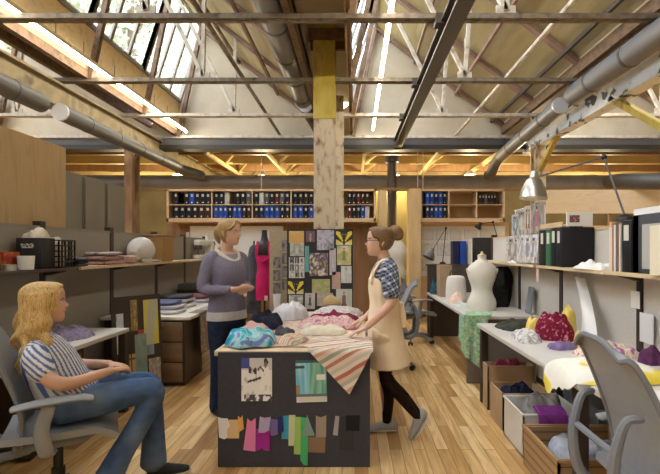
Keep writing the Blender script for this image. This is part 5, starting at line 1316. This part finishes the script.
carton('white plastic basket with fabric, behind the brown basket', 1.17, 1.60, 3.06, 3.46, .30, plain('white_plastic', (.62, .60, .55), .4), .012, 'basket', 'storage_basket', True)
carton('kraft cardboard box under the desk beside the white basket', 1.18, 1.55, 3.52, 3.84, .30, M_KRAFT)
carton('kraft cardboard box under the desk corner, farthest back', 1.20, 1.62, 3.98, 4.14, .40, M_KRAFT)
UG = 'clothes stored under the right desk'
hp('cloth_bundle', cl('silver_plastic', [(.30, .32, .38), (.46, .48, .54), (.22, .24, .30)], 9), 'silvery grey bagged clothes filling the brown basket', (1.43, 2.73, .014), .43, .35, .28, 41.2, UG, sharp=.25, amp=.22)
hp('cloth_bundle', cl('grey_mixed', [(.20, .18, .17), (.34, .31, .30), (.10, .09, .09)], 9), 'grey-brown clothes heaped in the white basket', (1.385, 3.26, .014), .31, .28, .40, 42.2, UG, sharp=.3, amp=.25)
hp('cloth_bundle', cl('purple_cloth', [(.22, .03, .26), (.34, .08, .38)], 7), 'bright purple cloth hanging out of the white basket', (1.135, 3.0, .22), .16, .10, .16, 43.2, UG, sharp=.3) if 0 else None
def over(u, v):
    q = v * .36; x = 1.25 + .20 * u + .02 * math.sin(v * 5)
    if q < .05: return (x, 3.098 - q, .345 - .03 * (q / .05) ** 2 + .01 * nz(u * 5, v * 5, 3.))
    return (x, 3.045 - .012 * abs(nz(u * 7, v * 4, 1.)) - .004, .318 - (q - .05) * (.7 + .5 * math.sin(u * 2.6)))
m = MB(); m.grid(18, 18, over, .010)
solo('hanging_cloth', m, cl('purple_cloth', [(.22, .03, .26), (.34, .08, .38)], 9), 'bright purple cloth hanging out of the white basket', 'cloth', UG)
hp('cloth_bundle', M_NAVYC, 'navy clothes filling the kraft box beside the white basket', (1.365, 3.68, .014), .31, .26, .34, 44.2, UG, sharp=.3, amp=.22)
hp('cloth_bundle', M_MAROON, 'dark red and olive clothes on the farthest kraft box', (1.41, 4.06, .014), .32, .09, .46, 45.2, UG, sharp=.3, amp=.2)
solo('storage_tub', MB().span((1.66, 3.0, .002), (1.92, 3.5, .36)), plain('steel_blue_tub', (.15, .18, .22), .5), 'steel blue closed tub behind the white basket', 'tub', smooth=False)
# white dress form near the opening in the far wall
xw, yw = px(404.5, 7.6), 7.6
o = thing('dress_form', 'pale dress form behind the woman with the bun', 'dress form', (.74, 7.75, 0))
xw, yw = .74, 7.75
m = MB(); m.rings([(xw, yw, .95, .15, .12), (xw, yw, 1.06, .165, .125), (xw, yw, 1.2, .12, .1), (xw, yw, 1.38, .165, .125), (xw, yw, 1.5, .16, .10), (xw, yw, 1.60, .10, .08), (xw, yw, 1.66, .055, .052), (xw, yw, 1.72, .05, .05)], 24); part('torso', m, M_LINEN, o)
m = MB(); m.cyl((xw, yw, .03), (xw, yw, .96), .016, 10); part('pole', m, M_BLACK, o)
m = MB(); m.lathe([(0, 0), (.2, 0), (.19, .03), (0, .035)], (xw, yw, 0), 20); part('base', m, M_BLACK, o)
# ================================================================== PEOPLE  (local axes: x forward, y to the person's left, z up)
def lerp_tab(tab, t):
    for (a, va), (b, vb) in zip(tab[:-1], tab[1:]):
        if t <= b:
            k = (t - a) / (b - a) if b > a else 0
            k = k * k * (3 - 2 * k) if False else k
            return va + (vb - va) * k
    return tab[-1][1]
HW = [(0, .022), (.06, .036), (.15, .050), (.3, .062), (.45, .069), (.62, .074), (.78, .072), (.9, .054), (.97, .03), (1, .006)]
HF = [(0, .074), (.06, .086), (.15, .089), (.22, .085), (.29, .091), (.34, .088), (.5, .086), (.58, .093), (.75, .091), (.88, .074), (.96, .042), (1, .006)]
HB = [(0, .0), (.06, .012), (.15, .032), (.25, .060), (.4, .086), (.6, .100), (.78, .098), (.9, .076), (.97, .043), (1, .006)]
def hprof(tab, t):
    return lerp_tab(tab, t) if t <= .72 else lerp_tab(tab, .72) * math.sqrt(max(.0004, 1 - ((t - .72) / .2802) ** 2))
def sst(a, b, x):
    t = max(0., min(1., (x - a) / (b - a))); return t * t * (3 - 2 * t)
class Head:
    def __init__(s, chin, fwd, up=(0, 0, 1), h=.225):
        s.o = Vector(chin); s.u = Vector(up).normalized(); f = Vector(fwd); s.f = (f - s.u * f.dot(s.u)).normalized(); s.l = s.u.cross(s.f); s.h = h; s.k = h / .225
    def pt(s, a, t, off=0., side_flat=1.):
        ca, sa = math.cos(a), math.sin(a)
        d = hprof(HF, t) if ca > 0 else hprof(HB, t)
        x = d * ca * (1 if ca < 0 else 1); y = hprof(HW, t) * sa
        if ca > 0:
            nose = math.exp(-(sa / .17) ** 2) * (.026 * sst(.56, .385, t) * sst(.32, .375, t))
            x += nose
            x -= .009 * math.exp(-((abs(sa) - .42) / .17) ** 2) * math.exp(-((t - .505) / .045) ** 2)
            x += .005 * math.exp(-(sa / .25) ** 2) * math.exp(-((t - .265) / .03) ** 2)
        n = Vector((ca, sa * 1.2, (t - .5) * .8)).normalized()
        p = (x + n.x * off, y + n.y * off, t * .225 + n.z * off)
        return s.o + (s.f * p[0] + s.l * p[1] + s.u * p[2]) * s.k
    def w(s, x, y, z): return s.o + (s.f * x + s.l * y + s.u * z) * s.k
    def skull(s, mb, off=lambda a, t: 0., na=32, nt=30):
        rg = []
        for i in range(nt + 1):
            t = min(.997, .003 + i / nt)
            rg.append([mb.bm.verts.new(s.pt(2 * math.pi * k / na, t, off(math.pi - abs(math.pi - 2 * math.pi * k / na), t))) for k in range(na)])
        mb.skin(rg)
    def ears(s, mb):
        for q in (-1, 1):
            mb.limb([s.w(-.012, q * .070, .070), s.w(-.016, q * .077, .092), s.w(-.022, q * .078, .118), s.w(-.016, q * .071, .128)], [(.010, .007), (.014, .008), (.017, .008), (.010, .006)], 10, ref=s.f)
    def features(s, parent, brow=(.16, .10, .05), iris=(.08, .14, .18), lip=(.42, .16, .14), glasses=False):
        for q in (-1, 1):
            m = MB(); m.mi = 0; m.ball(s.w(.0655, q * .031, .113), .0118 * s.k, 12); m.mi = 1; m.ball(s.w(.0718, q * .031, .113), .0066 * s.k, 10); part('eye', m, [plain('eye_white', (.50, .46, .43), .5), plain('iris_%d' % int(iris[1] * 99), iris, .3)], parent)
            m = MB(); m.limb([s.w(.082, q * .016, .131), s.w(.083, q * .032, .136), s.w(.070, q * .050, .130)], [.003, .0042, .0025], 6); part('eyebrow', m, plain('brow_%d' % int(brow[0] * 99), brow, .8), parent)
        m = MB(); m.limb([s.w(.080, -.022, .0595), s.w(.0915, -.010, .0615), s.w(.0935, 0, .0605), s.w(.0915, .010, .0615), s.w(.080, .022, .0595)], [.002, .0038, .0042, .0038, .002], 8); part('mouth', m, plain('lips', lip, .45), parent)
        if glasses:
            m = MB()
            for q in (-1, 1):
                m.limb([s.w(.097, q * .032 + .020 * math.cos(i * .7854), .112 + .017 * math.sin(i * .7854)) for i in range(8)], .0018, 6, closed=True, smooth=False)
                m.limb([s.w(.096, q * .052, .116), s.w(.03, q * .075, .118), s.w(-.02, q * .079, .114)], .0018, 6)
            m.limb([s.w(.099, -.012, .114), s.w(.101, 0, .117), s.w(.099, .012, .114)], .0018, 6)
            part('glasses', m, M_BLACK, parent)

def hand(mb, wrist, d, n, thumb, curl=.35, sc=1.):
    """wrist point, finger direction, palm normal (palm faces it), thumb = +1/-1 side"""
    w = Vector(wrist); d = Vector(d).normalized(); n = Vector(n); n = (n - d * n.dot(d)).normalized(); L = d.cross(n) * thumb
    mb.limb([w - d * .03, w, w + d * .035 * sc, w + d * .085 * sc], [(.027, .020), (.026, .018), (.037 * sc, .016), (.039 * sc, .0125)], 12, ref=L)
    for o, ln, r in ((.029, .066, .0088), (.010, .076, .0092), (-.010, .070, .0088), (-.029, .055, .0078)):
        p = w + d * .078 * sc + L * o * sc; pts = [p]; ang = curl * .5
        for k, f in enumerate((.45, .32, .25)):
            v = d * math.cos(ang) + n * math.sin(ang); p = p + v * ln * f * sc; pts.append(p); ang += curl
        mb.limb(pts, [r, r * .98, r * .92, r * .8], 8, n=3)
    p = w + d * .022 * sc + L * .026 * sc
    mb.limb([p, p + (d * .55 + L * .62 + n * .2).normalized() * .036, p + (d * .7 + L * .5 + n * .3).normalized() * .064, p + (d * .85 + L * .30 + n * .4).normalized() * .088], [.014, .0115, .0105, .008], 8, n=3)

def skinmat(name, c):
    if name in MATS: return MATS[name]
    m, nt, b = newmat(name); b.inputs['Base Color'].default_value = (*c, 1); b.inputs['Roughness'].default_value = .5
    b.inputs['Subsurface Weight'].default_value = .12; b.inputs['Subsurface Radius'].default_value = (.02, .008, .004); b.inputs['Subsurface Scale'].default_value = .5
    MATS[name] = m; return m
SK = skinmat('skin', (.56, .335, .235)); SK2 = skinmat('skin_fair', (.60, .37, .27))
def hairmat(name, cols, st=(6, 6, 1.2)): return noisy(name, cols, 22, .5, stretch=st, dist=.8, bump=.35, spec=.3)
def shoe(mb, heel, toe, r=.042, up=(0, 0, 1)):
    h, t = Vector(heel), Vector(toe); d = t - h; u = Vector(up)
    s = d.cross(u).normalized()
    mb.limb([h + u * .035, h + d * .25 + u * .042, h + d * .55 + u * .032, h + d * .85 + u * .022, t + u * .018], [(.033, .038), (.036, .044), (.043, .033), (.042, .023), (.028, .016)], 12, ref=s)
def place(o, loc, yaw): o.location = loc; o.rotation_euler = (0, 0, R(yaw))

# ------------------------------------------------------------------ A: standing, purple-grey sweater
pa = thing('person', 'woman standing in a purple-grey sweater and jeans with hands clasped', 'person')
hd = Head((.035, 0, 1.495), (math.cos(R(25)), math.sin(R(25)), 0), (.06, .03, 1), .226)
m = MB(); hd.skull(m); hd.ears(m)
m.limb([(-.015, 0, 1.36), (-.005, 0, 1.44), (.02, .005, 1.55)], [(.066, .058), (.052, .052), (.052, .052)], 14, ref=(0, 1, 0))
m.limb([(0, 0, .88), (0, 0, 1.05), (.01, 0, 1.25), (0, 0, 1.375), (-.005, 0, 1.43)], [(.15, .10), (.125, .09), (.145, .105), (.118, .082), (.066, .05)], 18, ref=(0, 1, 0))
for s in (-1, 1):
    el = Vector((-.03, .225 * s, 1.12)); wr = Vector((.245, .075 * s, 1.115))
    m.limb([(0, .14 * s, 1.375), (-.01, .19 * s, 1.29), el, wr], [.034, .036, .034, .024], 12)
    hand(m, wr, (.42, -.75 * s, .02), (-.3, -.15 * s, .6) if s > 0 else (-.5, .2, .3), -1 * -s, .75, .95)
    m.limb([(0, .09 * s, .88), (.01, .10 * s, .48), (-.01, .10 * s, .07)], [.075, .05, .035], 12)
part('body', remesh(m, .006, 3), SK2, pa)
hd.features(pa, (.20, .13, .07))
m = MB()
m.limb([(0, 0, .885), (0, 0, .98), (0, 0, 1.09), (.012, 0, 1.19), (.022, 0, 1.27), (.004, 0, 1.35), (-.012, 0, 1.392)], [(.182, .128), (.174, .124), (.150, .113), (.162, .128), (.170, .140), (.165, .108), (.125, .066)], 24, ref=(0, 1, 0))
for s in (-1, 1):
    m.limb([(-.010, .112 * s, 1.408), (-.008, .172 * s, 1.362), (-.02, .202 * s, 1.25), (-.03, .220 * s, 1.12), (.08, .165 * s, 1.105), (.20, .098 * s, 1.112)], [.042, .055, .052, .048, .044, .037], 14)
def knit(n_): return remesh(n_, .008, 4)
part('sweater', knit(m), noisy('purple_grey_knit', [(.185, .175, .255), (.225, .215, .30)], 50, .95, spec=.1), pa)
m = MB(); col = []
for i in range(20):
    a = 2 * math.pi * i / 20; f = math.cos(a)
    col.append((.008 + (.112 if f > 0 else .075) * f, .098 * math.sin(a), 1.428 - .088 * max(0, f) ** 1.4 + .022 * max(0, -f)))
m.limb(col, [(.030, .014)] * 20, 8, closed=True, smooth=False, ref=(0, 0, 1)); part('collar', remesh(m, .007, 3), cl('ivory_cotton', [(.60, .57, .48), (.68, .65, .56)], 30), pa)
m = MB(); m.rings([(0, 0, .835, .136, .188), (0, 0, .87, .135, .187), (0, 0, .91, .130, .183)], 28, wob=lambda a, z: .004 * math.sin(a * 13)); part('undershirt_hem', m, cl('grey_white_cotton', [(.50, .50, .52), (.58, .58, .60)], 30), pa)
m = MB(); m.limb([(0, 0, .90), (-.005, 0, .80)], [(.172, .122), (.165, .125)], 18, ref=(0, 1, 0))
for s in (-1, 1): m.limb([(0, .088 * s, .86), (.01, .098 * s, .66), (.012, .10 * s, .48), (-.005, .10 * s, .25), (-.01, .10 * s, .06)], [.096, .082, .064, .058, .062], 14)
part('jeans', remesh(m, .010, 3), cl('dark_denim', [(.018, .026, .055), (.03, .042, .08)], 30), pa)
for s in (-1, 1):
    m = MB(); shoe(m, (-.06, .10 * s, 0), (.17, .115 * s, 0)); part('shoe', m, M_BLACK, pa)
def hairline_tied(a, t):   # a: 0 front .. pi back
    hl = .86 - .30 * sst(.5, 1.15, a) - .50 * sst(1.35, 1.75, a)
    k = sst(hl - .03, hl + .06, t)
    return -.012 + .026 * k + .006 * k * sst(1.6, 2.8, a)
m = MB(); hd.skull(m, hairline_tied, 40, 40)
m.limb([hd.w(-.10, 0, .155), hd.w(-.125, 0, .12), hd.w(-.125, .005, .06), hd.w(-.105, .01, .01)], [.028, .034, .028, .012], 12)
m.limb([hd.w(.055, -.02, .212), hd.w(.072, -.055, .175), hd.w(.035, -.078, .13)], [(.02, .010), (.022, .009), (.012, .005)], 8)
m.limb([hd.w(.055, -.02, .212), hd.w(.078, .035, .185), hd.w(.045, .074, .14)], [(.02, .010), (.02, .009), (.012, .005)], 8)
part('hair', remesh(m, .006, 2), hairmat('dark_blond_hair', [(.20, .115, .04), (.42, .27, .11), (.28, .17, .06)]), pa)
place(pa, (-1.15, 3.95, 0), -40)

# ------------------------------------------------------------------ B: leaning on the table, tan dress, plaid sleeves
pb = thing('person', 'woman with glasses in tan dress and plaid shirt leaning on the table', 'person')
hd = Head((.085, 0, 1.402), (1, .06, -.02), (-.04, 0, 1), .228)
m = MB(); hd.skull(m); hd.ears(m)
m.limb([(.01, 0, 1.28), (.03, 0, 1.36), (.065, 0, 1.46)], [(.062, .055), (.048, .048), (.048, .048)], 14, ref=(0, 1, 0))
m.limb([(.03, 0, .84), (.035, 0, 1.03), (.04, 0, 1.2), (.03, 0, 1.30), (.02, 0, 1.35)], [(.15, .10), (.115, .085), (.13, .095), (.125, .075), (.07, .05)], 18, ref=(0, 1, 0))
for s in (-1, 1):
    el = Vector((.0, .235 * s, 1.08)); wr = Vector((.185, .225 * s, .885))
    m.limb([(.02, .14 * s, 1.335), (.01, .185 * s, 1.25), el, (.09, .235 * s, .975), wr], [.048, .046, .038, .034, .024], 12)
    hand(m, wr, (.84, -.05 * s, -.40), (-.45, 0, -.88), -1 * s, .12, .95)
    if s < 0: m.limb([(.02, -.08, .83), (.03, -.08, .46), (.015, -.08, .08)], [.07, .045, .032], 12)
    else: m.limb([(.01, .08, .83), (.02, .08, .47), (-.22, .09, .17)], [.07, .045, .032], 12)
part('body', remesh(m, .006, 3), SK2, pb)
hd.features(pb, (.10, .06, .03), (.08, .07, .05), (.44, .18, .15), True)
m = MB()
m.limb([(.02, -.08, .83), (.035, -.08, .64), (.03, -.08, .46), (.005, -.08, .30), (.015, -.08, .07)], [.083, .068, .051, .052, .036], 14)
m.limb([(.015, .08, .83), (.035, .08, .64), (.025, .08, .47), (-.10, .085, .32), (-.235, .09, .155)], [.083, .068, .051, .052, .036], 14)
part('tights', remesh(m, .008, 3), cl('dark_brown_knit', [(.018, .011, .009), (.032, .02, .016)], 30), pb)
M_SNK = cl('grey_canvas', [(.34, .33, .33), (.42, .41, .40)], 40)
m = MB(); shoe(m, (-.055, -.08, 0.002), (.185, -.075, 0.002)); sh = part('shoe', m, M_SNK, pb)
m = MB(); m.limb([(-.06, -.08, .012), (.06, -.08, .011), (.15, -.078, .010), (.185, -.076, .010)], [(.034, .011), (.04, .011), (.04, .010), (.028, .009)], 12, ref=(0, 1, 0)); part('sole', m, plain('rubber_white', (.62, .60, .57), .6), sh)
m = MB(); shoe(m, (-.285, .09, .195), (-.165, .095, .006), up=(.80, 0, .50)); sh = part('shoe', m, M_SNK, pb)
m = MB(); m.limb([(-.285, .09, .18), (-.24, .09, .10), (-.185, .09, .02)], [(.034, .010), (.042, .010), (.030, .008)], 12, ref=(0, 1, 0)); part('sole', m, MATS['rubber_white'], sh)
m = MB()
m.limb([(.03, 0, 1.06), (.04, 0, 1.18), (.038, 0, 1.26), (.025, 0, 1.325), (.02, 0, 1.365)], [(.135, .105), (.145, .112), (.145, .105), (.125, .082), (.068, .062)], 22, ref=(0, 1, 0))
for s in (-1, 1): m.limb([(.02, .11 * s, 1.335), (.018, .172 * s, 1.30), (.01, .205 * s, 1.21), (.003, .228 * s, 1.115)], [.056, .070, .068, .062], 16)
def plaid(p):
    a, b = (p.z * .9 + p.x * .45) / .052, (p.x * .9 - p.z * .45 + p.y * .8) / .052
    fa, fb = a % 1, b % 1
    w = (fa < .30) + (fb < .30)
    if abs(fa - .62) < .05 or abs(fb - .62) < .05: w = max(w, 1)
    return ((.012, .017, .045), (.20, .23, .30), (.62, .63, .64))[w]
part('plaid_shirt', paintv(remesh(m, .006, 3), plaid), VC, pb)
m = MB()
m.limb([(.005, 0, .56), (.012, 0, .63), (.025, 0, .74), (.04, 0, .88), (.04, 0, 1.03), (.045, 0, 1.15), (.045, 0, 1.235)], [(.225, .172), (.205, .160), (.182, .143), (.165, .132), (.140, .115), (.148, .122), (.140, .119)], 30, ref=(0, 1, 0), flat=True)
for s in (-1, 1):
    m.limb([(.145, .075 * s, 1.20), (.125, .085 * s, 1.28), (.055, .098 * s, 1.372), (-.02, .095 * s, 1.345), (-.062, .082 * s, 1.27), (-.07, .06 * s, 1.19)], [(.036, .016), (.034, .014), (.032, .013), (.034, .013), (.04, .014), (.05, .016)], 10, ref=(0, 1, 0))
    m.limb([(.14, .155 * s, .86), (.10, .178 * s, .80), (.03, .182 * s, .78)], [(.02, .012), (.05, .014), (.02, .010)], 8)
part('dress', remesh(m, .008, 4), cl('tan_linen', [(.78, .62, .42), (.82, .68, .50)], 9), pb)
m = MB(); m.limb([(-.075, .03, 1.03), (-.09, .0, 1.03), (-.075, -.03, 1.03)], .02, 8); m.limb([(-.09, .01, 1.03), (-.105, .03, .93), (-.11, .035, .85)], [(.02, .006), (.022, .006), (.018, .004)], 8); part('sash', m, MATS['tan_linen'], pb)
def hairline_up(a, t):
    hl = .84 - .26 * sst(.5, 1.1, a) - .38 * sst(1.3, 1.7, a)
    k = sst(hl - .03, hl + .06, t); return -.012 + .028 * k + .006 * k * sst(1.4, 2.8, a)
m = MB(); hd.skull(m, hairline_up, 40, 40)
m.ball(hd.w(-.125, 0, .185), (.055, .052, .05), 16); m.limb([hd.w(-.10, .03, .15), hd.w(-.15, .02, .15), hd.w(-.165, -.01, .19), hd.w(-.13, -.02, .225), hd.w(-.09, 0, .215)], [.02, .026, .026, .024, .02], 10)
part('hair', remesh(m, .006, 2), hairmat('brown_hair', [(.085, .042, .018), (.20, .11, .05), (.12, .065, .03)]), pb)
place(pb, (.27, 3.45, 0), 180)

# ------------------------------------------------------------------ C: seated, striped blouse
pc = thing('person', 'seated woman with long blonde hair in striped blouse and jeans', 'person')
hd = Head((-.095, 0, 1.035), (1, .05, 0), (-.02, 0, 1), .222)
m = MB(); hd.skull(m); hd.ears(m)
m.limb([(-.14, 0, .92), (-.135, 0, .99), (-.115, 0, 1.09)], [(.06, .055), (.047, .047), (.047, .047)], 14, ref=(0, 1, 0))
m.limb([(.0, 0, .57), (-.03, 0, .68), (-.08, 0, .80), (-.12, 0, .89), (-.135, 0, .945)], [(.15, .10), (.125, .09), (.13, .10), (.11, .07), (.062, .046)], 18, ref=(0, 1, 0))
for s in (-1, 1):
    el = Vector((-.01, .250 * s, .748)); wr = Vector((.215, .085 * s, .748))
    m.limb([(-.13, .13 * s, .895), (-.115, .18 * s, .85), el, wr], [.034, .040, .037, .024], 12)
    hand(m, wr, (.75, -.55 * s, -.10), (0, -.1, -1), -1 * s, .45, .92)
m.limb([(0, -.10, .58), (.45, -.09, .60), (.17, -.13, .16)], [.07, .045, .03], 12); m.limb([(0, .10, .58), (.44, .10, .59), (.47, .08, .09)], [.07, .045, .03], 12)
part('body', remesh(m, .006, 3), SK, pc)
hd.features(pc, (.22, .14, .07))
m = MB(); m.limb([(-.07, 0, .575), (.0, 0, .58), (.06, 0, .585)], [(.17, .085), (.185, .092), (.16, .085)], 18, ref=(0, 1, 0))
m.limb([(-.03, -.10, .585), (.18, -.10, .60), (.36, -.095, .612), (.435, -.095, .592), (.37, -.105, .44), (.27, -.12, .28), (.19, -.13, .13)], [.095, .090, .076, .070, .064, .066, .080], 16)
m.limb([(-.03, .10, .585), (.18, .10, .595), (.36, .10, .602), (.43, .10, .58), (.45, .095, .44), (.455, .088, .28), (.455, .082, .09)], [.095, .090, .076, .070, .064, .066, .080], 16)
part('jeans', remesh(m, .008, 4), noisy('blue_denim', [(.045, .085, .19), (.09, .145, .27), (.15, .21, .33)], 5, .85, detail=7, pos=[.36, .52, .7], spec=.15), pc)
m = MB()
m.limb([(.03, 0, .60), (-.01, 0, .66), (-.055, 0, .76), (-.09, 0, .84), (-.12, 0, .905), (-.138, 0, .955), (-.14, 0, .975)], [(.185, .155), (.172, .145), (.165, .138), (.172, .128), (.165, .105), (.115, .078), (.075, .062)], 26, ref=(0, 1, 0))
for s in (-1, 1): m.limb([(-.13, .11 * s, .915), (-.122, .178 * s, .880), (-.10, .205 * s, .83), (-.085, .22 * s, .80)], [.052, .062, .062, .058], 16)
def blouse(p):
    k = (p.x - abs(p.y)) * .85 + p.z * .34 if abs(p.y) < .165 else p.z * .80 + p.x * .75
    k += .004 * nz(p.x * 9, p.y * 9, p.z * 9)
    return (.09, .14, .34) if (k / .027) % 1 < .46 else (.70, .71, .73)
part('striped_blouse', paintv(remesh(m, .0055, 4), blouse), VC, pc)
m = MB(); m.limb([(.20 + .03 * math.cos(q * .628), -.10 + .03 * math.sin(q * .628) * .6, .728 + .026 * math.sin(q * .628 + 1.)) for q in range(10)], .003, 6, closed=True, smooth=False); m.bm.free()
for (h0, t0) in (((.435, .08, .004), (.66, .055, .004)), ((.125, -.135, .075), (.275, -.125, .004))):
    m = MB(); shoe(m, h0, t0); sh = part('shoe', m, plain('black_canvas', (.02, .02, .024), .8), pc)
    a, b = Vector(h0), Vector(t0); m = MB(); m.limb([a + Vector((0, 0, .008)), a.lerp(b, .5) + Vector((0, 0, .008)), a.lerp(b, .85) + Vector((0, 0, .010)), b + Vector((.006, 0, .014))], [(.034, .010), (.042, .010), (.043, .013), (.026, .016)], 12, ref=(0, 1, 0)); part('sole', m, MATS['rubber_white'], sh)
def hairline_long(a, t):
    hl = .84 - .62 * sst(.62, 1.10, a) - .25 * sst(1.2, 1.6, a)
    k = sst(hl - .03, hl + .06, t); return -.012 + .028 * k + .010 * k * sst(1.0, 2.4, a)
m = MB(); hd.skull(m, hairline_long, 40, 40)
rr = random.Random(3)
for i in range(17):
    a = R(78) + (R(360 - 156)) * i / 16
    ca, sa = math.cos(a), math.sin(a)
    ph = rr.uniform(0, 6); ln = .17 + .05 * rr.random() + .06 * max(0, -ca)
    pts = []
    for q in range(7):
        f = q / 6; rr_ = 1 + .30 * math.sin(f * 9 + ph) * f
        z = .17 - (.17 + ln) * f
        ox = -.012 + ca * (.084 + .012 * f) * rr_ - .018 * f; oy = sa * (.080 + .026 * f) * rr_
        pts.append(hd.w(ox, oy, z))
    m.limb(pts, [.026, .030, .030, .028, .027, .024, .008], 10, n=3)
hm = remesh(m, .006, 1)
for v in hm.vertices:
    z = v.co.z
    if z < 1.17:
        k = min(1., (1.17 - z) / .15); ph = 3 * v.co.y / .1
        v.co.x += .011 * k * math.sin(z * 52 + ph); v.co.y += .009 * k * math.sin(z * 47 + 2 * ph)
part('hair', hm, hairmat('golden_blonde_hair', [(.22, .12, .035), (.66, .46, .19), (.42, .26, .09), (.60, .42, .18)], (4.5, 4.5, .55)), pc)
place(pc, (-1.625, 2.48, .012), 30)
# ================================================================== CAMERA, LIGHT
cam = bpy.data.cameras.new('camera'); co = bpy.data.objects.new('camera', cam); C.objects.link(co)
co.location = (0, 0, CAMZ); co.rotation_euler = (R(90), 0, 0)
cam.sensor_width = 36; cam.lens = 24; cam.shift_x = -25 / 660; cam.shift_y = 13 / 660; cam.clip_start = .05; cam.clip_end = 200
sc = bpy.context.scene; sc.camera = co
wd = bpy.data.worlds.new('sky'); sc.world = wd; wd.use_nodes = True
bg = wd.node_tree.nodes['Background']; bg.inputs[0].default_value = (.93, .96, 1., 1); bg.inputs[1].default_value = 6.0
sc.view_settings.view_transform = 'Standard'; sc.view_settings.look = 'None'; sc.view_settings.gamma = 1; sc.view_settings.use_curve_mapping = False
sc.view_settings.exposure = .78
sc.cycles.max_bounces = 8; sc.cycles.diffuse_bounces = 5; sc.cycles.transparent_max_bounces = 12
sc.cycles.use_denoising = True
sc.cycles.caustics_reflective = False; sc.cycles.caustics_refractive = False
try: sc.cycles.denoiser = 'OPENIMAGEDENOISE'
except Exception: pass
